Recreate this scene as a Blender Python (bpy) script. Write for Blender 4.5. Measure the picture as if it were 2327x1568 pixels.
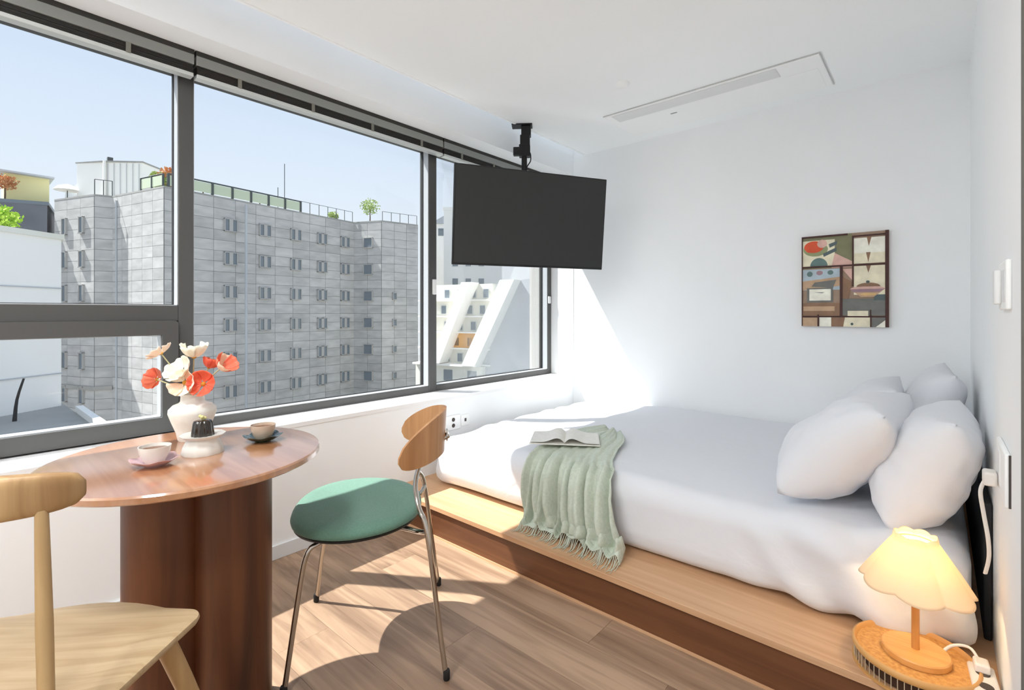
import bpy, bmesh, math, random
from mathutils import Vector, Matrix, noise
for o in list(bpy.data.objects): bpy.data.objects.remove(o, do_unlink=True)
scene = bpy.context.scene
COL = scene.collection
PI = math.pi
# ------------------------------------------------------------------ camera, sky, sun, exposure
cam_d = bpy.data.cameras.new('camera'); cam = bpy.data.objects.new('camera', cam_d); COL.objects.link(cam)
cam.location = (0, 0, 1.12); cam.rotation_euler = (PI/2, 0, math.radians(41.0))
cam_d.sensor_width = 36; cam_d.lens = 36*1117/2327; cam_d.shift_y = -73/2327; cam_d.clip_start = .02; cam_d.clip_end = 500
scene.camera = cam
vs = scene.view_settings
vs.view_transform = 'Standard'; vs.look = 'None'; vs.gamma = 1; vs.exposure = .26; vs.use_curve_mapping = False
scene.cycles.max_bounces = 12; scene.cycles.diffuse_bounces = 7; scene.cycles.transparent_max_bounces = 16

SUN_DIR = Vector((1, .64, -1.75)).normalized()
SUN_E = 11.2
SKY_STRENGTH = .95
FILL_W = 15.5
w = bpy.data.worlds.new('sky'); scene.world = w; w.use_nodes = True
nt = w.node_tree; bg = nt.nodes['Background']
tc = nt.nodes.new('ShaderNodeTexCoord'); sp = nt.nodes.new('ShaderNodeSeparateXYZ'); rp = nt.nodes.new('ShaderNodeValToRGB')
nt.links.new(tc.outputs['Generated'], sp.inputs[0]); nt.links.new(sp.outputs['Z'], rp.inputs[0]); nt.links.new(rp.outputs[0], bg.inputs[0])
def lin(r, g, b):
    f = lambda c: (c/255/12.92) if c/255 <= .04045 else ((c/255+.055)/1.055)**2.4
    return (f(r), f(g), f(b), 1)
els = rp.color_ramp.elements
els[0].position = 0; els[0].color = lin(238, 241, 245)
els[1].position = 1; els[1].color = lin(188, 206, 230)
for p, c in ((.12, (232, 238, 246)), (.3, (216, 228, 245)), (.5, (198, 214, 240))):
    e = els.new(p); e.color = lin(*c)
bg.inputs[1].default_value = SKY_STRENGTH
sd = bpy.data.lights.new('sun', 'SUN'); sd.energy = SUN_E; sd.angle = math.radians(.53); sd.color = (1, .975, .94)
sun = bpy.data.objects.new('sun', sd); COL.objects.link(sun); sun.rotation_euler = SUN_DIR.to_track_quat('-Z', 'Y').to_euler()

# ------------------------------------------------------------------ materials
def mat(name, col, rough=.5, metal=0, **kw):
    m = bpy.data.materials.new(name); m.use_nodes = True
    b = m.node_tree.nodes['Principled BSDF']
    b.inputs['Base Color'].default_value = lin(*col); b.inputs['Roughness'].default_value = rough; b.inputs['Metallic'].default_value = metal
    for k, v in kw.items(): b.inputs[k.replace('_', ' ')].default_value = v
    return m
def nodes(m): return m.node_tree.nodes, m.node_tree.links, m.node_tree.nodes['Principled BSDF']
def coord(m, scale=(1, 1, 1), rnd=False, kind='Object'):
    N, L, b = nodes(m)
    t = N.new('ShaderNodeTexCoord'); mp = N.new('ShaderNodeMapping'); mp.inputs['Scale'].default_value = scale
    L.new(t.outputs[kind], mp.inputs['Vector'])
    if rnd:
        oi = N.new('ShaderNodeObjectInfo'); mu = N.new('ShaderNodeMath'); mu.operation = 'MULTIPLY'; mu.inputs[1].default_value = 37
        L.new(oi.outputs['Random'], mu.inputs[0]); L.new(mu.outputs[0], mp.inputs['Location'])
    return mp.outputs[0]
def noise_mat(name, c1, c2, scale=4, stretch=(1, 1, 1), rough=.6, bump=0, bscale=60, detail=5, rnd=False, lo=.3, hi=.7, **kw):
    m = mat(name, c1, rough, **kw); N, L, b = nodes(m)
    v = coord(m, stretch, rnd)
    n = N.new('ShaderNodeTexNoise'); n.inputs['Scale'].default_value = scale; n.inputs['Detail'].default_value = detail
    L.new(v, n.inputs['Vector'])
    r = N.new('ShaderNodeValToRGB'); r.color_ramp.elements[0].position = lo; r.color_ramp.elements[1].position = hi
    r.color_ramp.elements[0].color = lin(*c1); r.color_ramp.elements[1].color = lin(*c2)
    L.new(n.outputs['Fac'], r.inputs[0]); out = r.outputs[0]
    if rnd:
        oi = N.new('ShaderNodeObjectInfo'); hsv = N.new('ShaderNodeHueSaturation')
        mr = N.new('ShaderNodeMapRange'); mr.inputs['To Min'].default_value = 1-rnd*.5; mr.inputs['To Max'].default_value = 1+rnd*.5
        L.new(oi.outputs['Random'], mr.inputs[0]); L.new(mr.outputs[0], hsv.inputs['Value']); L.new(out, hsv.inputs['Color']); out = hsv.outputs[0]
    L.new(out, b.inputs['Base Color'])
    if bump:
        n2 = N.new('ShaderNodeTexNoise'); n2.inputs['Scale'].default_value = bscale; n2.inputs['Detail'].default_value = 4
        L.new(v, n2.inputs['Vector'])
        bp = N.new('ShaderNodeBump'); bp.inputs['Strength'].default_value = bump; bp.inputs['Distance'].default_value = .004
        L.new(n2.outputs['Fac'], bp.inputs['Height']); L.new(bp.outputs[0], b.inputs['Normal'])
    return m
def wood_mat(name, c1, c2, axis='x', rough=.45, rnd=0, fine=1.0, dist=1.2):
    """grain runs along AXIS: fine streaks plus slow broad bands"""
    m = mat(name, c1, rough); N, L, b = nodes(m)
    st = {'x': (.06, 1, 1), 'y': (1, .06, 1), 'z': (1, 1, .06)}[axis]
    v = coord(m, st, bool(rnd))
    n = N.new('ShaderNodeTexNoise'); n.inputs['Scale'].default_value = 34*fine; n.inputs['Detail'].default_value = 8; n.inputs['Distortion'].default_value = dist
    n3 = N.new('ShaderNodeTexNoise'); n3.inputs['Scale'].default_value = 9*fine; n3.inputs['Detail'].default_value = 3; n3.inputs['Distortion'].default_value = 1
    L.new(v, n.inputs['Vector']); L.new(v, n3.inputs['Vector'])
    mx = N.new('ShaderNodeMath'); mx.operation = 'ADD'
    mh = N.new('ShaderNodeMath'); mh.operation = 'MULTIPLY'; mh.inputs[1].default_value = .5
    L.new(n.outputs['Fac'], mx.inputs[0]); L.new(n3.outputs['Fac'], mx.inputs[1]); L.new(mx.outputs[0], mh.inputs[0])
    r = N.new('ShaderNodeValToRGB'); e = r.color_ramp.elements
    e[0].position = .36; e[1].position = .62; e[0].color = lin(*c1); e[1].color = lin(*c2)
    L.new(mh.outputs[0], r.inputs[0]); out = r.outputs[0]
    if rnd:
        oi = N.new('ShaderNodeObjectInfo'); hsv = N.new('ShaderNodeHueSaturation')
        mr = N.new('ShaderNodeMapRange'); mr.inputs['To Min'].default_value = 1-rnd; mr.inputs['To Max'].default_value = 1+rnd
        L.new(oi.outputs['Random'], mr.inputs[0]); L.new(mr.outputs[0], hsv.inputs['Value']); L.new(out, hsv.inputs['Color']); out = hsv.outputs[0]
    L.new(out, b.inputs['Base Color'])
    bp = N.new('ShaderNodeBump'); bp.inputs['Strength'].default_value = .08; bp.inputs['Distance'].default_value = .002
    L.new(n.outputs['Fac'], bp.inputs['Height']); L.new(bp.outputs[0], b.inputs['Normal'])
    return m
def cloth_mat(name, col, col2=None, scale=3, bump=.25, bscale=5, rough=.9):
    m = noise_mat(name, col, col2 or col, scale, rough=rough, bump=0)
    N, L, b = nodes(m)
    b.inputs['Sheen Weight'].default_value = .15
    n2 = N.new('ShaderNodeTexNoise'); n2.inputs['Scale'].default_value = bscale; n2.inputs['Detail'].default_value = 5; n2.inputs['Distortion'].default_value = .6
    t = N.new('ShaderNodeTexCoord'); L.new(t.outputs['Object'], n2.inputs['Vector'])
    bp = N.new('ShaderNodeBump'); bp.inputs['Strength'].default_value = bump; bp.inputs['Distance'].default_value = .03
    L.new(n2.outputs['Fac'], bp.inputs['Height']); L.new(bp.outputs[0], b.inputs['Normal'])
    return m
def glass_mat(name, tint=(255, 255, 255), ior=1.45, gl=1.0):
    m = bpy.data.materials.new(name); m.use_nodes = True; N = m.node_tree.nodes; L = m.node_tree.links; N.clear()
    o = N.new('ShaderNodeOutputMaterial'); mx = N.new('ShaderNodeMixShader'); tr = N.new('ShaderNodeBsdfTransparent'); g = N.new('ShaderNodeBsdfGlossy')
    f = N.new('ShaderNodeFresnel'); f.inputs[0].default_value = ior; mu = N.new('ShaderNodeMath'); mu.operation = 'MULTIPLY'; mu.inputs[1].default_value = gl
    tr.inputs[0].default_value = lin(*tint); g.inputs['Roughness'].default_value = 0
    L.new(f.outputs[0], mu.inputs[0]); L.new(mu.outputs[0], mx.inputs[0]); L.new(tr.outputs[0], mx.inputs[1]); L.new(g.outputs[0], mx.inputs[2]); L.new(mx.outputs[0], o.inputs[0])
    return m
def emit_mat(name, col, s):
    m = mat(name, col, .5); b = m.node_tree.nodes['Principled BSDF']
    b.inputs['Emission Color'].default_value = lin(*col); b.inputs['Emission Strength'].default_value = s
    return m

M = {}
M['wall'] = noise_mat('wall_paint', (243, 245, 246), (245, 247, 248), 3, rough=.85, bump=.03, bscale=220)
M['ceiling'] = noise_mat('ceiling_paint', (249, 251, 251), (250, 252, 252), 3, rough=.9, bump=.03, bscale=220)
M['sill'] = mat('sill_white', (240, 240, 240), .45)
M['base'] = mat('baseboard_white', (226, 228, 230), .5)
M['plank'] = wood_mat('floor_oak', (124, 98, 78), (178, 148, 122), 'x', .42, rnd=.045, fine=.8)
M['sub'] = mat('subfloor', (70, 50, 38), .8)
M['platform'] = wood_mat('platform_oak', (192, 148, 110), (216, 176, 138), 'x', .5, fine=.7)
M['platform_front_shaded'] = wood_mat('platform_front_shaded_oak', (90, 54, 30), (118, 74, 44), 'x', .5, fine=.7)  # more saturated oak, with the front face's shade darkened into the colour
M['table'] = wood_mat('table_walnut', (160, 104, 66), (194, 140, 98), 'x', .28, fine=.8); M['table'].node_tree.nodes['Principled BSDF'].inputs['Coat Weight'].default_value = 1; M['table'].node_tree.nodes['Principled BSDF'].inputs['Coat Roughness'].default_value = .14; M['table'].node_tree.nodes['Principled BSDF'].inputs['Coat IOR'].default_value = 2.1
M['pedestal'] = wood_mat('pedestal_walnut', (66, 36, 18), (112, 66, 37), 'z', .45, fine=.6)
M['ash'] = wood_mat('pale_ash', (170, 142, 106), (202, 178, 142), 'x', .45, fine=.7, dist=2)
M['ashz'] = wood_mat('pale_ash_upright', (172, 138, 92), (200, 168, 120), 'z', .45, fine=.8)
M['ashrail'] = wood_mat('ash_rail', (150, 112, 70), (198, 162, 114), 'z', .45, fine=.4, dist=3)
M['ply'] = wood_mat('backrest_veneer', (176, 122, 74), (206, 154, 104), 'z', .4, fine=.7)
M['green'] = cloth_mat('green_seat_fabric', (92, 128, 112), (104, 140, 123), 200, .03, 400)
M['shell'] = mat('dark_seat_shell', (32, 34, 32), .5)
M['chrome'] = mat('polished_steel', (190, 184, 176), .12, 1)
M['rubber'] = mat('black_rubber', (22, 20, 20), .7)
M['frame'] = mat('window_frame_charcoal', (80, 80, 79), .45)
M['bead'] = mat('glazing_bead_silver', (196, 200, 204), .4, .2)
M['gasket'] = mat('window_gasket', (26, 26, 27), .6)
M['glass'] = glass_mat('window_glass', (250, 252, 252), 1.45, .3)
M['farglass'] = mat('far_window_glass', (116, 126, 134), .3)
M['white_metal'] = mat('white_plastic', (248, 249, 248), .5)
M['latch'] = mat('white_latch', (235, 236, 236), .4)
M['blind'] = mat('blind_slat', (52, 50, 46), .5, .2)
M['headrail'] = mat('blind_headrail', (142, 144, 140), .35, .3)
M['bottomrail'] = mat('blind_bottom_rail', (206, 210, 208), .3, .3)
M['tape'] = mat('blind_tape', (122, 120, 112), .7)
M['tv'] = mat('tv_screen', (44, 45, 43), .3)
M['tvbody'] = mat('tv_housing', (14, 14, 15), .4)
M['mount'] = mat('mount_black', (16, 16, 17), .45, .3)
M['duvet'] = cloth_mat('duvet_cotton', (222, 224, 229), None, 3, .22, 4)
M['pillow'] = cloth_mat('pillow_cotton', (224, 226, 231), None, 3, .18, 7)
M['mattress'] = cloth_mat('mattress_cover', (206, 200, 196), None, 3, .1, 30)
M['throw'] = cloth_mat('sage_wool', (188, 198, 182), (204, 211, 196), 90, .12, 160)
M['fringe'] = cloth_mat('fringe_yarn', (196, 204, 188), None, 3, .05, 300)
M['paper'] = noise_mat('book_paper', (225, 223, 216), (236, 234, 228), 60, rough=.8)
M['ink'] = mat('book_print', (150, 150, 148), .8)
M['ceramic'] = mat('white_ceramic', (232, 228, 220), .3, Coat_Weight=.3)
M['vase'] = noise_mat('matt_vase', (228, 224, 214), (240, 237, 230), 30, rough=.55, bump=.15, bscale=90)
M['saucer_pink'] = mat('pink_glaze', (206, 170, 172), .25, Coat_Weight=.5)
M['saucer_green'] = mat('green_glaze', (44, 66, 58), .2, Coat_Weight=.5)
M['cup_beige'] = noise_mat('beige_glaze', (196, 172, 150), (214, 196, 178), 30, rough=.3)
M['tea'] = mat('tea', (120, 70, 34), .1)
M['choc'] = mat('dark_jelly', (30, 18, 8), .2, Coat_Weight=.6)
M['topping'] = mat('pale_topping', (222, 214, 150), .6)
M['stem'] = mat('flower_stem', (190, 186, 140), .6)
M['stemd'] = mat('flower_stem_green', (96, 112, 66), .6)
for n_, c_ in (('petal_cream', (244, 238, 214)), ('petal_peach', (246, 206, 176)), ('petal_red', (238, 92, 68)), ('petal_coral', (244, 118, 92)), ('petal_blush', (248, 222, 200))):
    M[n_] = mat(n_, c_, .6, Subsurface_Weight=.15)
M['pistil'] = mat('flower_centre', (206, 150, 50), .7)
M['rattan'] = noise_mat('woven_rattan', (190, 132, 66), (222, 168, 98), 120, (1, 1, 1), .55, bump=.6, bscale=260)
M['bamboo'] = wood_mat('bamboo', (206, 146, 78), (228, 174, 106), 'x', .4, fine=.8)
M['bambooz'] = wood_mat('bamboo_pole', (196, 130, 64), (220, 160, 92), 'z', .4, fine=.8)
M['cane'] = mat('cane_strip', (212, 160, 96), .5)
M['basketdark'] = mat('basket_lining', (70, 46, 32), .7)
M['wire'] = mat('pale_reed', (196, 178, 150), .5)
M['cord'] = mat('white_cord', (226, 220, 214), .5)
M['slot'] = mat('dark_slot', (70, 62, 56), .6)
# translucent pleated cloth
m = bpy.data.materials.new('shade_cloth'); m.use_nodes = True; N = m.node_tree.nodes; L = m.node_tree.links; b = N['Principled BSDF']
b.inputs['Base Color'].default_value = lin(250, 240, 220); b.inputs['Roughness'].default_value = .9
tl = N.new('ShaderNodeBsdfTranslucent'); tl.inputs[0].default_value = lin(255, 238, 206); mx = N.new('ShaderNodeMixShader'); mx.inputs[0].default_value = .5
L.new(b.outputs[0], mx.inputs[1]); L.new(tl.outputs[0], mx.inputs[2]); L.new(mx.outputs[0], N['Material Output'].inputs[0]); M['shade'] = m
M['bulb'] = emit_mat('warm_bulb', (255, 224, 160), 14)
M['fill_glow'] = emit_mat('fill_disc_glow', (255, 250, 242), 3)  # glowing face of the added fill lights
# exterior
M['stone'] = noise_mat('granite_panel', (168, 167, 165), (200, 198, 195), .7, (1, 1, 3), .8, rnd=.16, detail=7, lo=.25, hi=.75)
M['stonebase'] = mat('granite_joint', (176, 174, 171), .9)
M['darkwall'] = noise_mat('dark_far_wall', (96, 98, 106), (124, 126, 132), .3, rough=.9)
M['render'] = noise_mat('white_render', (242, 240, 234), (246, 244, 240), .3, rough=.9)
M['cream'] = noise_mat('cream_render', (222, 220, 208), (232, 230, 220), .3, rough=.9)
M['palegrey'] = noise_mat('pale_grey_render', (176, 180, 186), (190, 194, 198), .3, rough=.9)
M['roofgrey'] = noise_mat('roof_concrete', (150, 150, 146), (172, 170, 166), .4, rough=.9)
M['winframe'] = mat('far_window_frame', (206, 208, 206), .6)
M['hedge'] = noise_mat('roof_greenery', (128, 150, 84), (176, 192, 122), 2.5, rough=.9)
M['hedgered'] = noise_mat('autumn_leaves', (190, 128, 84), (212, 160, 112), 2.5, rough=.9)
M['lime'] = noise_mat('lime_leaves', (150, 190, 60), (190, 216, 96), 2.5, rough=.9)
M['bark'] = mat('bark', (96, 78, 62), .9)
M['steel_dark'] = mat('dark_railing', (74, 80, 80), .6)
M['railglass'] = mat('roof_panel_pale_green', (196, 206, 180), .5)
M['orange'] = mat('orange_render', (226, 172, 98), .9)
M['yellow'] = mat('yellow_board', (222, 216, 164), .8)
M['end_panel'] = mat('grey_end_panel', (104, 102, 97), .6)
M['asphalt'] = noise_mat('street', (110, 110, 108), (130, 130, 128), .3, rough=.9)
M['pipe'] = mat('black_pipe', (40, 38, 38), .6)

# ------------------------------------------------------------------ mesh helpers
class MB:
    def __init__(s): s.v = []; s.f = []; s.mi = []; s.cur = 0
    def add(s, vs_, fs_):
        n = len(s.v); s.v += [tuple(p) for p in vs_]; s.f += [tuple(i+n for i in f) for f in fs_]; s.mi += [s.cur]*len(fs_); return s
    def box(s, x0, x1, y0, y1, z0, z1, R=None):
        vs_ = [Vector(p) for p in ((x0, y0, z0), (x1, y0, z0), (x1, y1, z0), (x0, y1, z0), (x0, y0, z1), (x1, y0, z1), (x1, y1, z1), (x0, y1, z1))]
        if R is not None: vs_ = [R @ p for p in vs_]
        return s.add(vs_, [(3, 2, 1, 0), (4, 5, 6, 7), (0, 1, 5, 4), (1, 2, 6, 5), (2, 3, 7, 6), (3, 0, 4, 7)])
    def prism(s, poly, z0, z1, R=None):
        n = len(poly); vs_ = [Vector((x, y, z0)) for x, y in poly]+[Vector((x, y, z1)) for x, y in poly]
        if R is not None: vs_ = [R @ p for p in vs_]
        return s.add(vs_, [tuple(range(n-1, -1, -1)), tuple(range(n, 2*n))]+[(i, (i+1) % n, n+(i+1) % n, n+i) for i in range(n)])
    def lathe(s, prof, c=(0, 0, 0), seg=32, wob=None, R=None, cap=True):
        vs_ = []; k = len(prof)
        for r, z in prof:
            for j in range(seg):
                a = 2*PI*j/seg; rr, zz = (wob(a, r, z) if wob else (r, z))
                p = Vector((rr*math.cos(a), rr*math.sin(a), zz))
                if R is not None: p = R @ p
                vs_.append(p+Vector(c))
        fs_ = [(i*seg+j, i*seg+(j+1) % seg, (i+1)*seg+(j+1) % seg, (i+1)*seg+j) for i in range(k-1) for j in range(seg)]
        if cap: fs_ += [tuple(range(seg-1, -1, -1)), tuple((k-1)*seg+j for j in range(seg))]
        return s.add(vs_, fs_)
    def tube(s, pts, r, seg=12, sub=0, flat=1):
        pts = [Vector(p) for p in pts]
        rs = list(r) if isinstance(r, (list, tuple)) else [r]*len(pts)
        if sub:
            q, qr = [], []
            for i in range(len(pts)-1):
                p0 = pts[max(i-1, 0)]; p1 = pts[i]; p2 = pts[i+1]; p3 = pts[min(i+2, len(pts)-1)]
                for t in range(sub):
                    u = t/sub
                    q.append(.5*((2*p1)+(p2-p0)*u+(2*p0-5*p1+4*p2-p3)*u*u+(3*p1-p0-3*p2+p3)*u**3)); qr.append(rs[i]*(1-u)+rs[i+1]*u)
            q.append(pts[-1]); qr.append(rs[-1]); pts, rs = q, qr
        vs_ = []; N_ = None
        for i, p in enumerate(pts):
            d = (pts[min(i+1, len(pts)-1)]-pts[max(i-1, 0)]).normalized()
            if N_ is None: N_ = d.orthogonal().normalized()
            N_ = (N_-d*N_.dot(d)).normalized(); B_ = d.cross(N_)
            for j in range(seg):
                a = 2*PI*j/seg; vs_.append(p+rs[i]*(math.cos(a)*N_+math.sin(a)*B_*flat))
        k = len(pts)
        fs_ = [(i*seg+j, i*seg+(j+1) % seg, (i+1)*seg+(j+1) % seg, (i+1)*seg+j) for i in range(k-1) for j in range(seg)]
        fs_ += [tuple(range(seg-1, -1, -1)), tuple((k-1)*seg+j for j in range(seg))]
        return s.add(vs_, fs_)
    def grid(s, fn, nu, nv, closed_u=False):
        vs_ = [fn(i/(nu if closed_u else nu-1), j/(nv-1)) for j in range(nv) for i in range(nu)]
        fs_ = []
        for j in range(nv-1):
            for i in range(nu if closed_u else nu-1):
                a = j*nu+i; b_ = j*nu+(i+1) % nu; fs_.append((a, b_, b_+nu, a+nu))
        return s.add(vs_, fs_)
    def mesh(s, name, mats, smooth=None):
        me = bpy.data.meshes.new(name); me.from_pydata(s.v, [], s.f)
        for m_ in (mats if isinstance(mats, (list, tuple)) else [mats]): me.materials.append(m_)
        if any(s.mi):
            for p, i in zip(me.polygons, s.mi): p.material_index = i
        me.update(calc_edges=True)
        if me.validate(): print("INVALID", name)
        bm_ = bmesh.new(); bm_.from_mesh(me); bmesh.ops.recalc_face_normals(bm_, faces=bm_.faces); bm_.to_mesh(me); bm_.free()
        if smooth is not None:
            me.shade_smooth(); me.set_sharp_from_angle(angle=math.radians(smooth))
        return me
    def build(s, name, mats, parent=None, smooth=None, bevel=0, loc=None, world=False, seg=2):
        if world and parent is not None:
            p = parent.location
            g = parent.parent
            off = Vector(p)+(Vector(g.location) if g else Vector())
            s.v = [tuple(Vector(q)-off) for q in s.v]
        me = s.mesh(name, mats, smooth if smooth is not None else (35 if bevel else None))
        o = bpy.data.objects.new(name, me); COL.objects.link(o); o.parent = parent
        if loc: o.location = loc
        if bevel:
            b_ = o.modifiers.new('bevel', 'BEVEL'); b_.width = bevel; b_.segments = seg; b_.limit_method = 'ANGLE'
        return o
def thing(name, label, cat, loc=(0, 0, 0), rotz=0, group=None):
    o = bpy.data.objects.new(name, None); COL.objects.link(o); o.location = loc; o.rotation_euler = (0, 0, rotz); o.empty_display_size = .1
    o['label'] = label; o['category'] = cat
    if group: o['group'] = group
    return o
def tag(o, label, cat, group=None):
    o['label'] = label; o['category'] = cat
    if group: o['group'] = group
    return o
def struct(name, loc=(0, 0, 0), label=None):
    o = bpy.data.objects.new(name, None); COL.objects.link(o); o.location = loc; o['kind'] = 'structure'
    if label: o['label'] = label
    return o
def S(o, label=None):
    o['kind'] = 'structure'
    if label: o['label'] = label
    return o
def inst(src, parent, loc, rotz=0, name=None, scale=None):
    c = src.copy(); c.parent = parent; c.location = loc; c.rotation_euler = (0, 0, rotz)
    if scale: c.scale = scale
    COL.objects.link(c); return c
def RZ(a): return Matrix.Rotation(a, 4, 'Z')
def T(x, y, z): return Matrix.Translation((x, y, z))

# ------------------------------------------------------------------ room shell
XW, XF, YB, XR, H = -2.28, -2.505, 3.395, .1185, 2.40     # parapet face, window frame face, back wall, right wall, ceiling
YN, XH = -1.6, 1.4                                           # wall behind the camera, hallway side
ARCH_X, SILL = -2.60, .604
S(MB().box(ARCH_X, XW, YN, YB, -.1, SILL-.02).build('wall_left', M['wall']), 'white parapet wall below the window band')
S(MB().box(ARCH_X, XW+.004, YN, YB, SILL-.02, SILL).build('trim_1', M['sill']), 'white window sill board')
S(MB().box(-2.648, XW, YN, YB, 2.27, 2.62).box(ARCH_X, XW, YN, YB, 2.254, 2.27).build('wall_left_lintel', M['wall']), 'white lintel above the window band')
S(MB().box(-2.675, XH+.1, YB, YB+.12, -.1, 2.62).build('wall_back', M['wall']), 'plain white wall behind the bed')
S(MB().box(XR, XH+.1, 1.355, YB, -.1, 2.62).build('wall_right', M['wall']), 'white wall at the head of the bed')
S(MB().box(XH, XH+.1, YN, 1.355, -.1, 2.62).build('wall_hallway', M['wall']), 'white hallway wall')
S(MB().box(-2.675, XH+.1, YN-.1, YN, -.1, 2.62).build('wall_front', M['wall']), 'white wall behind the viewer')
S(MB().box(-2.168, XH, YN, YB, H, H+.1).build('ceiling', M['ceiling']), 'smooth white ceiling with a slot along the window')
S(MB().box(XW, -2.168, YN, YB, 2.56, 2.62).build('ceiling_slot', M['ceiling']), 'closed top of the slot above the window')
S(MB().box(-2.168, -2.156, YN, YB, H-.006, H).build('trim_2', M['ceiling']), 'thin white bead along the ceiling slot')
S(MB().box(-2.505, -2.278, YB-.004, YB, SILL, 2.254).build('trim_3', M['sill'], None, None, .001), 'white window reveal lining')
S(MB().box(XW, XW+.010, YN, 1.6, 0, .064).build('baseboard_left', M['base'], bevel=.002), 'pale baseboard under the window wall')
S(MB().box(XR-.01, XR, 1.355, 1.6, 0, .064).build('baseboard_right', M['base'], bevel=.002), 'pale baseboard on the right wall')
S(MB().box(XR, XR+.10, 1.350, 1.3549, 0, 2.4).build('wall_end_1', M['end_panel']), 'grey panel over the end face of the right wall')  # thin grey panel covering the wall's end face
# floor of planks
fl = S(MB().box(XW, XH, YN, YB, -.1, -.012).build('floor', M['sub']), 'wood laminate floor in long planks')
random.seed(3)
PW, PL = .178, 1.22
pm = MB().box(0, PL-.0009, 0, PW-.0009, -.012, 0).mesh('plank', M['plank'])
row = 0; y = YN
while y < 1.6:
    x = XW-random.random()*PL
    while x < XH:
        x0, x1 = max(x, XW), min(x+PL, XH)
        if x1-x0 > .05:
            me = pm
            o = bpy.data.objects.new('plank', me); COL.objects.link(o); o.parent = fl; o.location = (x0, y, 0); o.scale = ((x1-x0)/PL, 1, 1)
        x += PL
    y += PW; row += 1

# ------------------------------------------------------------------ window band
bays = [('window_4', YN, -.75, .0585), ('window_1', -.75, .722, .0585), ('window_2', .722, 2.123, .064), ('window_3', 2.123, YB, .05)]
XG = -2.572
for nm, y0, y1, mw in bays:
    wn = struct(nm, (XF, (y0+y1)/2, SILL), {'window_1': 'window bay with a fixed light over a low opening sash', 'window_2': 'wide middle fixed window bay', 'window_3': 'fixed window bay beside the bed', 'window_4': 'window bay behind the viewer'}[nm])
    f = MB()
    f.box(ARCH_X, XF, y1-mw, y1, SILL, 2.254)                    # mullion / end jamb
    f.box(ARCH_X, XF, y0, y1-mw, SILL, SILL+.040)                # bottom rail
    f.box(ARCH_X, XF, y0, y1-mw, 2.18, 2.254)                    # top rail
    if nm == 'window_1': f.box(ARCH_X, XF, y0, y1-mw, 1.086, 1.152)
    f.build('window_frame', M['frame'], wn, bevel=.003, world=True)
    g = MB()
    z0 = 1.152 if nm == 'window_1' else SILL+.04
    ya, yb = y0, y1-mw
    for a in ((ya, ya+.006, z0, 2.18), (yb-.006, yb, z0, 2.18)): g.box(XG-.008, XG+.012, *a)
    g.box(XG-.008, XG+.012, ya, yb, z0, z0+.006)
    g.build('gasket', M['gasket'], wn, world=True)
    bd = MB(); e_ = .003
    bd.box(XG+.012, XF-.006, ya, ya+e_, z0, 2.18).box(XG+.012, XF-.006, yb-e_, yb, z0, 2.18).box(XG+.012, XF-.006, ya, yb, z0, z0+e_).box(XG+.012, XF-.006, ya, yb, 2.18-e_, 2.18)
    bd.build('glazing_bead', M['bead'], wn, world=True)
    MB().box(XG-.004, XG+.004, ya, yb, z0, 2.18).build('pane', M['glass'], wn, world=True)
    if nm == 'window_1':
        # tilting sash, proud of the fixed frame, rounded corners
        def rr(a0, a1, b0, b1, r, n=6):
            P = []
            for cx, cy, s0 in ((a1-r, b1-r, 0), (a0+r, b1-r, 1), (a0+r, b0+r, 2), (a1-r, b0+r, 3)):
                for i in range(n+1):
                    a = (s0+i/n)*PI/2; P.append((cx+r*math.cos(a), cy+r*math.sin(a)))
            return P
        sa = MB(); n_ = 28
        o1 = rr(ya-.0, yb-.004, SILL+.008, 1.088, .018); i1 = rr(ya+.055, yb-.062, SILL+.072, 1.026, .004)
        o2 = [(p[0], p[1]) for p in o1]; X0, X1 = XF+.018, XF-.06
        vs_ = [(X0, *p) for p in o1]+[(X0, *p) for p in i1]+[(X1, *p) for p in i1]+[(X1, *p) for p in o1]
        k = len(o1); fs_ = []
        for i in range(k):
            j = (i+1) % k
            fs_ += [(i, j, k+j, k+i), (k+i, k+j, 2*k+j, 2*k+i), (2*k+i, 2*k+j, 3*k+j, 3*k+i), (3*k+i, 3*k+j, j, i)]
        sa.add(vs_, fs_).build('sash', M['frame'], wn, 30, world=True)
        a0_, a1_, b0_, b1_ = ya+.055, yb-.062, SILL+.072, 1.026
        bd = MB(); X2, X3 = XF-.055, XF-.002
        bd.box(X2, X3, a0_, a0_+e_, b0_, b1_).box(X2, X3, a1_-e_, a1_, b0_, b1_).box(X2, X3, a0_, a1_, b0_, b0_+e_).box(X2, X3, a0_, a1_, b1_-e_, b1_)
        bd.build('glazing_bead', M['bead'], wn, world=True)
        MB().box(XG-.004, XG+.004, ya+.04, yb-.055, SILL+.06, 1.036).build('pane', M['glass'], wn, world=True)
        # black lever handle on the sash bottom
        MB().box(XF+.018, XF+.032, -.02, .10, .650, .672).box(XF+.032, XF+.055, .03, .05, .654, .668).box(XF+.045, XF+.058, -.03, .10, .655, .668).build('handle', M['gasket'], wn, bevel=.003, world=True)
    if nm == 'window_3':
        MB().box(XF, XF+.022, 2.083, 2.106, 1.24, 1.34).build('latch', M['latch'], wn, bevel=.005, world=True)
        MB().box(XF, XF+.012, 3.345, 3.375, 1.2, 1.26).build('latch', M['latch'], wn, bevel=.004, world=True)
# dark stone reveal of this building outside the last window
S(MB().box(-2.735, -2.602, YB-.01, YB+.14, -.4, 2.6).build('wall_outer_reveal', M['stonebase']), 'dark outer reveal at the end of the window band')

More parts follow.
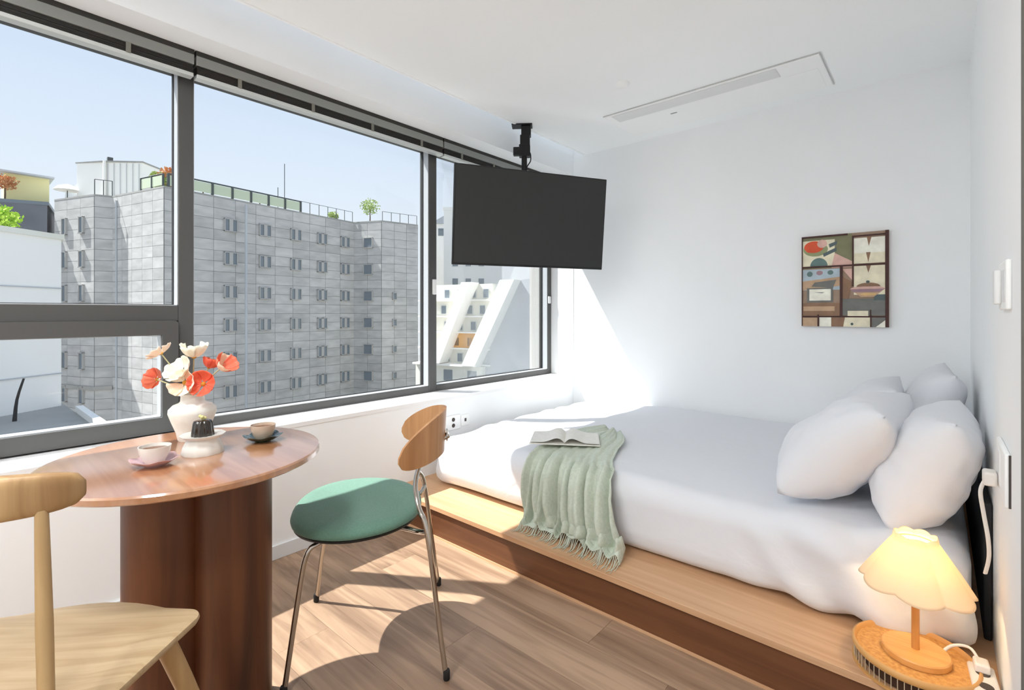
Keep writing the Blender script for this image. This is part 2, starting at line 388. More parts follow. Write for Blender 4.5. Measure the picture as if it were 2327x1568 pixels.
# ------------------------------------------------------------------ venetian blinds, drawn up
XBF = -2.42
for i, (y0, y1) in enumerate(((YN+.02, .700), (.708, 2.108), (2.116, YB-.02))):
    t = thing('venetian_blind', ['raised dark blind over the window above the low opening sash', 'raised dark blind over the wide middle window', 'raised dark blind over the window behind the television'][i], 'blind', (XBF-.03, (y0+y1)/2, 2.12), 0, 'raised venetian blinds')
    MB().box(XBF-.045, XBF, y0, y1, 2.190, 2.232).build('headrail', M['headrail'], t, bevel=.002, world=True)
    MB().box(XBF-.040, XBF-.003, y0, y1, 2.228, 2.254).build('bracket_rail', M['blind'], t, world=True)
    ns = 9
    src = None
    for k in range(ns):
        z = 2.156+k*.0037
        yy = (z-2.17)*.0
        if src is None:
            src = MB().box(XBF-.045, XBF-.006, y0+.004, y1-.004, z, z+.0022).build('slat', M['blind'], t, world=True)
        else: inst(src, t, (random.uniform(-.0015, .0015), 0, k*.0037))
    MB().box(XBF-.045, XBF-.002, y0+.002, y1-.002, 2.137, 2.153).build('bottom_rail', M['bottomrail'], t, bevel=.002, world=True)
    nt_ = 4 if i else 5
    for k in range(nt_):
        yt = y0+(y1-y0)*(k+.5)/nt_
        MB().box(XBF-.004, XBF+.001, yt-.008, yt+.008, 2.150, 2.192).build('ladder_tape', M['tape'], t, world=True)

# ------------------------------------------------------------------ bed platform, mattress, duvet
t = thing('bed_platform', 'long low oak bed platform running wall to wall under the white bed', 'platform', (-1.08, 2.5, 0))
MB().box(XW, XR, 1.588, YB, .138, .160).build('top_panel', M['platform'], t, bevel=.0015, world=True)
MB().box(XW, XR, 1.600, 1.622, 0.004, .138).build('front_panel', M['platform_front_shaded'], t, world=True)
MB().box(XW, XR, 1.597, 1.604, 0, .010).build('plinth_strip', M['platform'], t, world=True)
gap_panel = MB().box(-.009, .009, -.69, .69, 0, .40).build('gap_shade', mat('gap_shade_black', (30, 30, 32), .8), None, bevel=.004, loc=(XR-.0105, 2.69, .1605)); tag(gap_panel, 'low black panel standing in for the shade between the pillows and the right wall', 'gap_shade')  # black panel added as the shade in the gap beside the bed
def rbox(b0, b1, r, n=(60, 40, 10), disp=None):
    """rounded box: radii r=(rx,ry,rz_top,rz_bottom)"""
    mb = MB(); c = [(b0[i]+b1[i])/2 for i in range(3)]
    seen = {}
    def vert(p):
        q = []; d = []
        rz = r[2] if p[2] > c[2] else r[3]
        rad = (r[0], r[1], rz)
        for i in range(3):
            lo, hi = b0[i]+rad[i], b1[i]-rad[i]
            if lo > hi: lo = hi = c[i]
            qi = min(max(p[i], lo), hi); q.append(qi); d.append((p[i]-qi)/max(rad[i], 1e-6))
        L_ = math.sqrt(sum(a*a for a in d))
        if L_ > 1e-9:
            m_ = max(abs(a) for a in d)
            k_ = m_/L_
            d = [a*k_ for a in d]
        P = Vector([q[i]+d[i]*rad[i] for i in range(3)])
        nrm = Vector([d[i]/max(rad[i], 1e-6) for i in range(3)])
        if nrm.length > 1e-9: nrm.normalize()
        if disp: P = disp(P, nrm)
        return P
    for ax in range(3):
        u_, v_ = [(1, 2), (0, 2), (0, 1)][ax]
        for side in (b0[ax], b1[ax]):
            def fn(a, b_, ax=ax, side=side, u_=u_, v_=v_):
                p = [0, 0, 0]; p[ax] = side; p[u_] = b0[u_]+(b1[u_]-b0[u_])*a; p[v_] = b0[v_]+(b1[v_]-b0[v_])*b_; return vert(p)
            mb.grid(fn, n[u_]+1, n[v_]+1)
    return mb
def weld(o, d=.0005):
    bm_ = bmesh.new(); bm_.from_mesh(o.data); bmesh.ops.remove_doubles(bm_, verts=bm_.verts, dist=d); bmesh.ops.recalc_face_normals(bm_, faces=bm_.faces); bm_.to_mesh(o.data); bm_.free()
def world_to_local(mb, loc): mb.v = [tuple(Vector(p)-Vector(loc)) for p in mb.v]; return mb
def duvet_disp(p, n):
    x, y, z = p
    d = 0
    # slow swells
    d += .010*noise.noise(Vector((x*2.2, y*2.2, z*3)))
    front = max(0, 1-(y-1.79)/.22)            # front drop
    low = max(0, (.33-z)/.17)
    d += .012*front*noise.noise(Vector((x*3.1, 5, z*4)))
    # long diagonal creases at the head end
    head = max(0, min(1, (x+.62)/.5))
    d += .030*front*head*math.sin(x*30+z*24+2*noise.noise(Vector((x*4, z*6, 1))))*.6
    foot = max(0, 1-(x+2.17)/.14)
    d += .014*foot*math.sin(y*30+z*14+3*noise.noise(Vector((y*3, z*5, 7))))*.6
    p = p+n*d
    # dome of the quilt: lower at the foot end
    if z > .3:
        k = (z-.3)/.16
        p.z += k*(-.035*max(0, 1-(x+2.17)/.9) + .006*noise.noise(Vector((x*3, y*3, 2))) - .012*max(0, 1-(y-1.8)/.5))
    if z < .24:
        p.y += .02*(0.24-z)/.08*front
        if p.z < .1625: p.z = .1625
    p.z = max(p.z, .1625)
    return p
loc = (-1.05, 2.6, .162)
o = world_to_local(rbox((-2.17, 1.795, .162), (.075, 3.388, .462), (.10, .085, .10, .05), (190, 120, 26), duvet_disp), loc).build('duvet', M['duvet'], None, 70, loc=loc); weld(o, .0002)
tag(o, 'thick white duvet covering the whole bed down to the platform', 'duvet')

# ------------------------------------------------------------------ pillows
def pillow(label, loc, rot, W=.66, Hh=.44, Tt=.2, seed=0, sag=0):
    mb = MB(); n = 44; random.seed(seed)
    def f(u, v, s):
        a = 2*u-1; b_ = 2*v-1
        pin = 1-.06*(1-b_*b_)*abs(a)**3; pinb = 1-.09*(1-a*a)*abs(b_)**3
        e = (max(0, 1-abs(a)**2.8)*max(0, 1-abs(b_)**2.8))**.46
        x = a*W/2*pin; y_ = b_*Hh/2*pinb
        d = .012*noise.noise(Vector((a*2+seed, b_*2, s)))+.008*noise.noise(Vector((a*5+seed, b_*4, s*2)))
        z = s*(e*Tt/2+d*min(1, e*2))
        y_ -= sag*e
        # plump bottom
        z *= 1+.18*(-b_)*(1-a*a)
        return Vector((x, y_, z))
    for s in (1, -1):
        mb.grid(lambda u, v: f(u, v, s), n, n)
    o = mb.build('pillow', M['pillow'], None, 80); weld(o, .0004)
    o.location = loc; o.rotation_euler = rot
    return tag(o, label, 'pillow', 'white bed pillows')
# local X = long side, local Y = height, Z = thickness ; rot XYZ
def pil(label, c, lean, yaw, seed, **k):
    # long side along world y (yaw from it), height leaning toward the right wall (+x) as it rises
    R = Matrix.Rotation(math.radians(90+yaw), 4, 'Z') @ Matrix.Rotation(-math.radians(lean), 4, 'X')
    # after Z rot: local X -> +y, local Y -> -x ; X-rotation by -lean lifts... solved with explicit axes below
    X = Vector((math.sin(math.radians(yaw)), math.cos(math.radians(yaw)), 0))
    side = Vector((math.cos(math.radians(yaw)), -math.sin(math.radians(yaw)), 0))
    Y = (side*math.cos(math.radians(lean))+Vector((0, 0, 1))*math.sin(math.radians(lean))).normalized()
    Z = X.cross(Y)
    Rm = Matrix((X, Y, Z)).transposed()
    return pillow(label, c, Rm.to_euler(), seed=seed, **k)
pil('plump white pillow in front at the bed head, nearest the green-throw end', (-.252, 2.16, .652), 46, 4, 1, W=.58, Hh=.43, Tt=.26)
pil('white pillow leaning on the right wall beside the socket, behind the lamp', (-.030, 2.14, .632), 66, 2, 2, W=.54, Hh=.38, Tt=.24)
pil('white pillow in the bed corner with its top against both walls', (-.050, 2.86, .665), 68, -3, 3, W=.62, Hh=.46, Tt=.20)
pil('white pillow half hidden behind the front pillow near the back wall', (-.275, 2.80, .640), 50, -2, 4, W=.58, Hh=.43, Tt=.21)

# ------------------------------------------------------------------ sage throw with fringe
TH = thing('throw_blanket', 'sage green fringed throw draped over the front edge of the bed', 'blanket', (-1.2, 1.9, .16))
path = [(2.44, .462), (2.30, .470), (2.10, .472), (1.95, .462), (1.86, .452), (1.805, .425), (1.775, .375), (1.765, .30), (1.757, .23), (1.742, .185), (1.705, .170), (1.672, .167)]
def throw_pt(u, v):
    k = v*(len(path)-1); i = min(int(k), len(path)-2); f = k-i
    y = path[i][0]*(1-f)+path[i+1][0]*f; z = path[i][1]*(1-f)+path[i+1][1]*f
    i2 = min(i+1, len(path)-2)
    ty, tz = path[i+1][0]-path[i][0], path[i+1][1]-path[i][1]
    L_ = math.hypot(ty, tz); ny, nz = tz/L_, -ty/L_
    fall = max(0, min(1, (v-.36)/.4))
    # left/right borders drift in plan
    xl = -1.455-.05*max(0, 1-v*2.6)+.03*fall; xr = -1.045-.20*max(0, 1-v*2.6)+.135*fall+.015*math.sin(v*6)
    if v < .12: xl += .07*(1-v/.12); xr -= .05*(1-v/.12)
    x = xl+(xr-xl)*u
    ph = u*2*PI
    amp = .004+.036*min(1, max(0, (v-.30)/.35))
    fold = math.sin(ph*7.3+1.6*math.sin(v*3.5+u*4))*.6+.5*math.sin(ph*3.1+1.3+v*2.5)+.4*math.sin(ph*12+v*5)
    x += .010*fall*math.sin(ph*6.3+1.2)
    d = amp*(fold+1.0)+.006*noise.noise(Vector((u*6, v*5, 3)))
    if v > .83: d *= 1-.55*(v-.83)/.17
    yy = y+ny*d; zz = z+nz*d
    # back edge bunched up
    if v < .15: zz += .018*(1-v/.15)*(.5+.5*math.sin(ph*2.2))
    yy += (-.05*(1-u)+.05*u)*min(1, v*0)   
    # skewed on the bed top
    yy += -.06*u*max(0, 1-v*2.6)
    if v > .84: yy -= .03*math.sin(ph*1.6+.5)*(v-.84)/.16*0-.055*u*(v-.84)/.16*-1*0
    # hem line: right part ends higher than the left
    if v > .8: yy += .05*(v-.8)/.2*(u > .0)*math.sin(u*PI*1.1)*.4
    zz = max(zz, .1655)
    return Vector((x, yy, zz))
mb = MB(); mb.grid(throw_pt, 150, 90)
o = mb.build('blanket_cloth', M['throw'], TH, 80, world=True)
sl = o.modifiers.new('thick', 'SOLIDIFY'); sl.thickness = .004; sl.offset = 1
fr = MB(); random.seed(8)
for i in range(84):
    u = (i+.5)/84; p = throw_pt(u, 1.0); L_ = random.uniform(.035, .065)*(1.2 if u > .3 else .8); dx = random.uniform(-.018, .018)
    q = [p, p+Vector((dx*.4, -L_*.45, -.001)), p+Vector((dx+random.uniform(-.006, .006), -L_, 0))]
    for k in range(1, 3):
        q[k].z = .1635 if q[k].y > 1.589 else .1635-(1.589-q[k].y)*1.4
        q[k].y = max(q[k].y, 1.582)
    fr.tube(q, [.0016, .0012, .0007], 5, 3)
o = fr.build('fringe', M['fringe'], TH, 60, world=True); o['kind'] = 'stuff'

# ------------------------------------------------------------------ open book
a = math.atan2(.21, .253)
bk = thing('open_book', 'open white book lying face up on the green throw', 'book', (-1.415, 2.035, .490), a-.12)
bk.scale = (1.1, 1.1, 1.3)
def page(sg):
    mb = MB()
    def top(u, v): return Vector((sg*u*.150, (v-.5)*.20, .004+.016*math.exp(-((u-.22)/.25)**2)*(1 if u > .0 else 0)*min(1, u*9+.15)+.001))
    n, m_ = 16, 4
    vs_ = [top(i/(n-1), j/(m_-1)) for j in range(m_) for i in range(n)]
    lo = [Vector((p.x, p.y, max(0.001, p.z-.008))) for p in vs_]
    K = len(vs_); fs_ = []
    for j in range(m_-1):
        for i in range(n-1):
            a_ = j*n+i; fs_ += [(a_, a_+1, a_+1+n, a_+n), (K+a_, K+a_+n, K+a_+1+n, K+a_+1)]
    for i in range(n-1): fs_ += [(i, K+i, K+i+1, i+1), ((m_-1)*n+i, (m_-1)*n+i+1, K+(m_-1)*n+i+1, K+(m_-1)*n+i)]
    for j in range(m_-1): fs_ += [(j*n, (j+1)*n, K+(j+1)*n, K+j*n), (j*n+n-1, K+j*n+n-1, K+(j+1)*n+n-1, (j+1)*n+n-1)]
    return mb.add(vs_, fs_)
for sg in (-1, 1): page(sg).build('page_block', M['paper'], bk, 40)
MB().box(-.154, .154, -.103, .103, -.003, .0005).build('cover', M['paper'], bk, bevel=.001)

# ------------------------------------------------------------------ round table
tb = thing('round_table', 'small round walnut cafe table with a double column base by the window', 'table', (-1.565, .445, 0))
prof = [(0.001, .708), (.300, .708), (.326, .7095), (.331, .713), (.331, .725), (.328, .7295), (.322, .7305), (.001, .7305)]
MB().lathe(prof, (0, 0, 0), 96).build('tabletop', M['table'], tb, 30)
# two joined drums
c1 = Vector((-.017, -.054)); c2 = Vector((.062, .086))
rr_ = .098; dd = (c2-c1); D = dd.length; al = math.acos(D/2/rr_); ba = math.atan2(dd.y, dd.x)
poly = []
n = 40
for i in range(n+1):
    a = ba+al+(2*PI-2*al)*i/n; poly.append((c1.x+rr_*math.cos(a), c1.y+rr_*math.sin(a)))
for i in range(1, n):
    a = ba+PI+al+(2*PI-2*al)*i/n; poly.append((c2.x+rr_*math.cos(a), c2.y+rr_*math.sin(a)))
MB().prism(poly, 0, .708).build('pedestal', M['pedestal'], tb, 35)

# ------------------------------------------------------------------ green dining chair with steel legs
gc = thing('dining_chair', 'steel-legged dining chair with green seat and curved wooden backrest', 'chair', (-1.49, .98, 0), math.radians(142.1))
def seat_out(n, k=1.0, dy=.05):
    P = []
    for i in range(n):
        a = 2*PI*i/n; c_, s_ = math.cos(a), math.sin(a)
        x = math.copysign(abs(c_)**.82, c_)*.252*k; y = math.copysign(abs(s_)**.9, s_)*(.212)*k
        x *= 1-.10*(y < 0)*(abs(y)/.2)
        P.append((x, y+dy))
    return P
def pad(rings, n=64, dish=0):
    mb = MB(); vs_ = []
    for k, z in rings: vs_ += [(x, y, z-dish*(1-k)) for x, y in seat_out(n, k)]
    m_ = len(rings)
    fs_ = [(i*n+j, i*n+(j+1) % n, (i+1)*n+(j+1) % n, (i+1)*n+j) for i in range(m_-1) for j in range(n)]
    fs_ += [tuple(range(n-1, -1, -1)), tuple((m_-1)*n+j for j in range(n))]
    return mb.add(vs_, fs_)
pad([(.95, .438), (.99, .443), (1.0, .452), (.985, .463), (.94, .470), (.8, .474), (.5, .474), (.2, .473)], dish=.006).build('seat', M['green'], gc, 60)
pad([(.90, .425), (.965, .431), (.97, .438), (.9, .438)]).build('seat_shell', M['shell'], gc, 60)
# backrest: curved ply with drooping wings
def back_pt(u, v, off):
    a = 2*u-1                                     # across
    x = a*.215
    hh = (1-abs(a)**3.2)**.5 if abs(a) < 1 else 0
    zc = .708-.050*a*a; half = .008+.068*hh
    z = zc+(2*v-1)*half
    y = -.240+.15*abs(a)**1.9-.05*(z-.66)
    nrm = Vector((-.28*a*1.9*abs(a)**.9 if abs(a) > 0 else 0, .215, 0)).normalized()
    return Vector((x, y, z))+nrm*off
mb = MB(); mb.grid(lambda u, v: back_pt(u, v, .005), 49, 15); mb.grid(lambda u, v: back_pt(u, v, -.005), 49, 15)
K = 49*15
def rim(seq):
    for p, q in zip(seq, seq[1:]): mb.f.append((p, q, K+q, K+p)); mb.mi.append(0)
rim([i for i in range(49)]); rim([14*49+i for i in range(49)]); rim([j*49 for j in range(15)]); rim([j*49+48 for j in range(15)])
mb.build('backrest', M['ply'], gc, 50)
for s in (-1, 1):
    lg = MB().tube([(s*.264, -.233, .012), (s*.240, -.205, .22), (s*.216, -.176, .44), (s*.185, -.152, .50), (s*.12, -.142, .56), (s*.06, -.168, .62), (s*.025, -.222, .665), (s*.012, -.258, .682)], .0082, 12, 6).build('leg', M['chrome'], gc, 60)
    MB().lathe([(.0095, 0), (.0105, .004), (.0105, .026), (.009, .03)], (s*.265, -.235, 0), 14).build('rubber_foot', M['rubber'], lg, 40)
    lg = MB().tube([(s*.240, .235, .012), (s*.222, .205, .24), (s*.208, .182, .385), (s*.190, .150, .415), (s*.15, .08, .424), (s*.13, -.06, .424), (s*.165, -.150, .415), (s*.212, -.178, .43)], .0080, 12, 6).build('leg', M['chrome'], gc, 60)
    MB().lathe([(.0095, 0), (.0105, .004), (.0105, .026), (.009, .03)], (s*.2405, .236, 0), 14).build('rubber_foot', M['rubber'], lg, 40)
MB().lathe([(.022, 0), (.022, .004), (.012, .009), (.001, .010)], (0, 0, 0), 20, R=Matrix.Rotation(PI/2, 4, 'X')).build('back_bolt', M['chrome'], gc, 40, loc=(0, -.250, .682))

# ------------------------------------------------------------------ pale wooden chair
wc = thing('wooden_chair', 'pale ash chair with spindle back standing at the near side of the table', 'chair', (-1.278, .069, 0), math.radians(46.2))
def wseat(n=96):
    pts = []
    cor = [(.245, .206, .038), (-.245, .206, .038), (-.205, -.215, .05), (.205, -.215, .05)]
    order = [0, 1, 2, 3]; ang = [(-2, 84), (96, 182), (176, 268), (272, 364)]
    for q, (cx, cy, r) in enumerate(cor):
        sx = 1 if cx > 0 else -1; sy = 1 if cy > 0 else -1
        ox, oy = cx-sx*r, cy-sy*r
        a0, a1 = ang[q]
        for i in range(9):
            a = math.radians(a0+(a1-a0)*i/8); pts.append((ox+r*math.cos(a), oy+r*math.sin(a)))
        if q == 0:
            for i in range(1, 10):
                t_ = i/10; pts.append(((1-t_)*.19-.19*t_, .200+.050*math.sin(PI*t_)))
        if q == 2:
            for i in range(1, 6):
                t_ = i/6; pts.append(((t_-.5)*.31, -.215-.012*math.sin(PI*t_)))
    return pts
O = wseat(); n = len(O); mb = MB(); vs_ = []
rings = [(.93, .428), (.985, .436), (1.0, .444), (.992, .450), (.95, .4525), (.80, .450), (.55, .443), (.25, .440)]
for k, z in rings: vs_ += [(x*k, y*k, z) for x, y in O]
m_ = len(rings)
mb.add(vs_, [(i*n+j, i*n+(j+1) % n, (i+1)*n+(j+1) % n, (i+1)*n+j) for i in range(m_-1) for j in range(n)]+[tuple(range(n-1, -1, -1)), tuple((m_-1)*n+j for j in range(n))])
mb.build('seat', M['ash'], wc, 50)
for x, y, X, Y in ((.175, .150, .285, .245), (-.175, .150, -.285, .245), (.155, -.165, .23, -.27), (-.155, -.165, -.23, -.27)):
    MB().tube([(x, y, .437), (x+(X-x)*.3, y+(Y-y)*.3, .31), (X, Y, 0)], [.0205, .0190, .0135], 16, 3).build('leg', M['ashz'], wc, 60)
def rail_pt(u, v):
    a = 2*u-1; x = a*.184; yc = -.150+.075*abs(a)**2
    e = max(0, 1-abs(a)**9)**.4
    th = 2*PI*v; sx = math.copysign(abs(math.cos(th))**.55, math.cos(th)); sz = math.copysign(abs(math.sin(th))**.6, math.sin(th))
    return Vector((x+ .004*a, yc+.0165*sx*(.35+.65*e), .824+.004*(1-a*a)+(.031+.007*(1-a*a))*sz*(.45+.55*e)))
mb = MB(); nu, nv = 41, 24
vs_ = [rail_pt(i/(nu-1), j/nv) for i in range(nu) for j in range(nv)]
mb.add(vs_, [(i*nv+j, i*nv+(j+1) % nv, (i+1)*nv+(j+1) % nv, (i+1)*nv+j) for i in range(nu-1) for j in range(nv)]+[tuple(range(nv)), tuple((nu-1)*nv+j for j in range(nv))])
mb.build('top_rail', M['ashrail'], wc, 60)
for bx, by, tx in ((.190, -.150, .148), (.138, -.178, .060), (-.138, -.178, -.060), (-.190, -.150, -.148)):
    ty = -.150+.075*(tx/.198)**2
    MB().tube([(bx, by, .440), ((bx*.5+tx*.5), (by*.5+ty*.5), .62), (tx, ty, .80)], [.0102, .0112, .0088], 14, 4).build('spindle', M['ashz'], wc, 60)

# ------------------------------------------------------------------ table setting
TT = .7305
vb = thing('vase', 'white ceramic vase with a narrow neck holding poppies', 'vase', (-1.735, .497, TT))
MB().lathe([(.001, 0), (.036, 0), (.039, .004), (.043, .025), (.056, .060), (.064, .084), (.063, .096), (.052, .108), (.037, .114), (.032, .120), (.031, .134), (.035, .142), (.031, .142), (.026, .134), (.024, .12), (.001, .11)], seg=48).build('vase_body', M['vase'], vb, 50)
vx, vy, vz = -1.735, .497, TT+.13
# camera-facing screen-right direction on the table is (.755,.656)
def flower(label, dr, du, r, petal, tilt, seed, df=0, grp='poppies in the white vase', stem='stem', cup=.5, pale=None):
    """dr: sideways offset along the window, du: height above table top, df: depth offset"""
    base = Vector((-1.735, .497, TT+.118))
    head = Vector((-1.735+.755*dr-.656*df, .497+.656*dr+.755*df, TT+du))
    f_ = thing('poppy', label, 'flower', head, 0, grp)
    d = (head-base).normalized()
    mid = base.lerp(head, .5)+Vector((0, 0, .012))
    pts = [Vector((-1.735+d.x*.006, .497+d.y*.006, TT+.09)), base.lerp(Vector((-1.735, .497, TT+.15)), .8)+Vector((d.x, d.y, 0))*.008, mid, head]
    MB().tube([p-head for p in pts], [.0022, .0022, .002, .0018], 6, 5).build('flower_stem', M[stem], f_, 60)
    ax = Vector(tilt).normalized(); q = ax.to_track_quat('Z', 'Y').to_matrix().to_4x4()
    random.seed(seed)
    for k in range(5):
        a0 = 2*PI*k/5+random.uniform(-.2, .2); cu = cup*random.uniform(.8, 1.2)
        R = q @ RZ(a0)
        def pp(u, v, R=R, cu=cu, seed=seed, k=k):
            s_ = (2*u-1); rad = .003+v*r
            wdt = .75*math.sin(min(1, v*1.15+.12)*PI*.62)
            an = s_*wdt
            zz = cu*rad*(.35+v*v*.9)+.12*r*v*math.sin(s_*7+k+seed)*.5-.10*r*v*v*(1-cu)
            return R @ Vector((rad*math.cos(an), rad*math.sin(an), zz+.0006*k))
        pt = MB(); pt.grid(pp, 13, 8)
        o = pt.build('petal', M[petal if (k % 2 == 0 or not pale) else pale], f_, 80)
        s_ = o.modifiers.new('thick', 'SOLIDIFY'); s_.thickness = .0008
    MB().lathe([(.001, 0), (r*.16, 0), (r*.2, r*.12), (r*.12, r*.26), (.001, r*.3)], seg=14, R=q).build('flower_centre', M['pistil'], f_, 60)
flower('pale peach poppy on the tallest stem, leaning away from the others over the low sash', -.095, .262, .036, 'petal_blush', (-.3, -.5, .75), 1, cup=.35)
flower('cream poppy facing up at the top of the bunch', .004, .250, .036, 'petal_cream', (.1, .0, 1), 2, cup=.8)
flower('large blush poppy in the middle of the bunch', -.022, .208, .040, 'petal_cream', (.3, -.75, .55), 3, df=-.01, pale='petal_blush')
flower('peach poppy with a golden centre just above the vase neck', -.004, .178, .037, 'petal_cream', (.55, -.75, .15), 4, df=-.025, pale='petal_peach')
flower('open scarlet poppy low at the front of the bunch', .044, .172, .036, 'petal_red', (.8, -.6, .25), 5, df=-.015)
flower('coral poppy farthest from the low sash, seen from the side', .085, .218, .032, 'petal_coral', (.75, .35, .6), 6, pale='petal_peach', cup=.8)
flower('small red poppy tucked behind the cream ones', .036, .216, .026, 'petal_red', (.2, .4, .9), 7, df=.02, cup=.9)
flower('red poppy drooping low toward the low sash', -.108, .184, .030, 'petal_coral', (-.7, -.5, .15), 8, pale='petal_red')
def wav(n, amp):
    return lambda a, r, z: (r*(1+amp*math.cos(n*a)*(r > .03)), z+amp*.05*math.cos(n*a)*(r > .03))
def cupset(cx, cy, sm, cm, sl, clb, tl_, nlob, zt=TT, handle=False):
    s_ = MB().lathe([(.001, .0), (.022, 0), (.024, .003), (.036, .008), (.050, .0165), (.053, .019), (.050, .019), (.034, .0105), (.022, .006), (.001, .006)], seg=64, wob=wav(nlob, .05)).build('saucer', sm, None, 50, loc=(cx, cy, zt))
    tag(s_, sl, 'saucer')
    c_ = thing('tea_cup', clb, 'cup', (cx, cy, zt+.0062))
    MB().lathe([(.001, .0), (.018, 0), (.020, .002), (.0265, .012), (.033, .028), (.0355, .044), (.0335, .044), (.031, .028), (.024, .012), (.016, .006), (.001, .005)], seg=48).build('cup_body', cm, c_, 50)
    MB().lathe([(.001, .035), (.0318, .035), (.0318, .036), (.001, .036)], seg=32).build('tea', M['tea'], c_)
cupset(-1.512, .349, M['saucer_pink'], M['ceramic'], 'pink lobed saucer on the table near the wooden chair', 'white tea cup standing on the pink saucer', 0, 6)
cupset(-1.553, .632, M['saucer_green'], M['cup_beige'], 'dark green lobed saucer near the green chair side of the table', 'beige tea cup standing on the dark green saucer', 0, 6)
cs = MB().lathe([(.001, 0), (.050, 0), (.051, .002), (.047, .020), (.039, .038), (.038, .042), (.046, .045), (.054, .051), (.055, .053), (.052, .0528), (.044, .0495), (.001, .049)], seg=10*4, wob=lambda a, r, z: (r*(1+.02*math.cos(10*a)), z)).build('cake_stand', M['ceramic'], None, 50, loc=(-1.547, .468, TT))
tag(cs, 'small white footed cake stand in front of the vase', 'stand')
cake = thing('jelly_cake', 'dark fluted jelly cake on the white footed stand', 'cake', (-1.547, .468, TT+.0492))
MB().lathe([(.001, 0), (.0275, 0), (.0275, .004), (.0235, .034), (.0215, .040), (.015, .043), (.001, .042)], seg=72, wob=lambda a, r, z: (r*(1+.05*math.cos(12*a)*(r > .01)), z)).build('cake_body', M['choc'], cake, 60)
tp = MB(); random.seed(4)
for k in range(9):
    a = random.random()*6.28; r_ = random.random()*.010
    c_ = Vector((r_*math.cos(a), r_*math.sin(a), .044+random.random()*.010))
    tp.lathe([(.0006, -.004), (.004, -.002), (.0045, .001), (.003, .004), (.0005, .005)], c_, 8)
tp.build('topping', M['topping'], cake, 60)

# ------------------------------------------------------------------ television on ceiling mount
tv = thing('television', 'black flat television hanging from the ceiling in front of the last window', 'television', (-1.955, 2.45, 1.712))
tv.rotation_euler = (math.radians(6), 0, math.radians(62.1))
W2, H2 = .520, .300
MB().box(-W2, W2, -.012, .012, -H2, H2).box(-.30, .30, .012, .045, -.20, .16).build('housing', M['tvbody'], tv, bevel=.003)
MB().box(-W2+.008, W2-.008, -.0135, -.0118, -H2+.014, H2-.008).build('screen', M['tv'], tv)
MB().box(-.05, .05, -.0135, -.0122, -H2+.003, -H2+.009).build('brand_strip', M['mount'], tv)
mt = thing('ceiling_mount', 'black steel pole mount holding the television from the ceiling', 'mount', (-2.14, 2.59, 2.40))
q = RZ(math.radians(62.1-25))
MB().box(-.085, .055, -.045, .045, -.008, 0, q).box(-.02, .045, -.03, .03, -.075, -.008, q).build('ceiling_plate', M['mount'], mt, bevel=.003)
MB().box(-.028, .038, -.028, .028, -.14, -.07, q).box(-.075, -.02, -.020, .020, -.205, -.150, q).box(-.035, .040, -.03, .03, -.215, -.135, q).build('collar', M['mount'], mt, bevel=.004)
MB().lathe([(.019, -.62), (.019, -.13)], (0, 0, 0), 24).build('pole', M['mount'], mt, 40)
MB().tube([(.03, 0, -.18), (.045, .01, -.20), (.046, .01, -.25), (.02, 0, -.30), (.012, .01, -.42)], .004, 8, 5).build('cable', M['mount'], mt, 60)
d_ = Vector((.884, -.468, 0))
MB().tube([Vector((0, 0, -.60)), Vector((0, 0, -.60))+d_*.15], .017, 12).build('arm', M['mount'], mt, 40)
q2 = RZ(math.radians(62.1))
MB().box(-.12, .12, -.172, -.150, -.70, -.50, q2).build('bracket', M['mount'], mt, bevel=.002)

# ------------------------------------------------------------------ ceiling fittings
ac = thing('air_conditioner', 'white recessed ceiling air conditioner panel above the bed', 'air conditioner', (-1.05, 3.03, H-.0005))
x0, x1, y0, y1 = -1.651+1.05, -.445+1.05, 2.81-3.03, 3.247-3.03
MB().box(x0, x1, y0, y1, -.012, 0).build('panel', M['white_metal'], ac, bevel=.004, seg=3)
MB().box(x0+.05, x1-.20, y0+.012, y0+.125, -.0145, -.012).build('louver', mat('louver_grey_white', (226, 227, 226), .5), ac, bevel=.003)
MB().box(x0+.05, x1-.20, y0+.126, y0+.1285, -.0125, -.0115).box(x1-.198, x1-.196, y0+.012, y0+.125, -.0125, -.0115).box(x0-.003, x1+.003, y0-.003, y0, -.006, 0).box(x1, x1+.004, y0, y1, -.006, 0).build('louver_gap', mat('panel_gap_grey', (196, 197, 196), .6), ac)
MB().box(x0+.36, x0+.40, y0+.21, y0+.222, -.0132, -.012).build('indicator', M['headrail'], ac)
MB().box(x1-.17, x1-.03, y0+.15, y1-.03, -.0135, -.012).build('filter_hatch', M['white_metal'], ac, bevel=.002)
sm = thing('smoke_detector', 'small round white detector on the ceiling above the television', 'detector', (-1.334, 2.477, H))
MB().lathe([(.001, -.022), (.022, -.020), (.036, -.010), (.040, 0)], seg=32).build('detector_body', M['white_metal'], sm, 40)

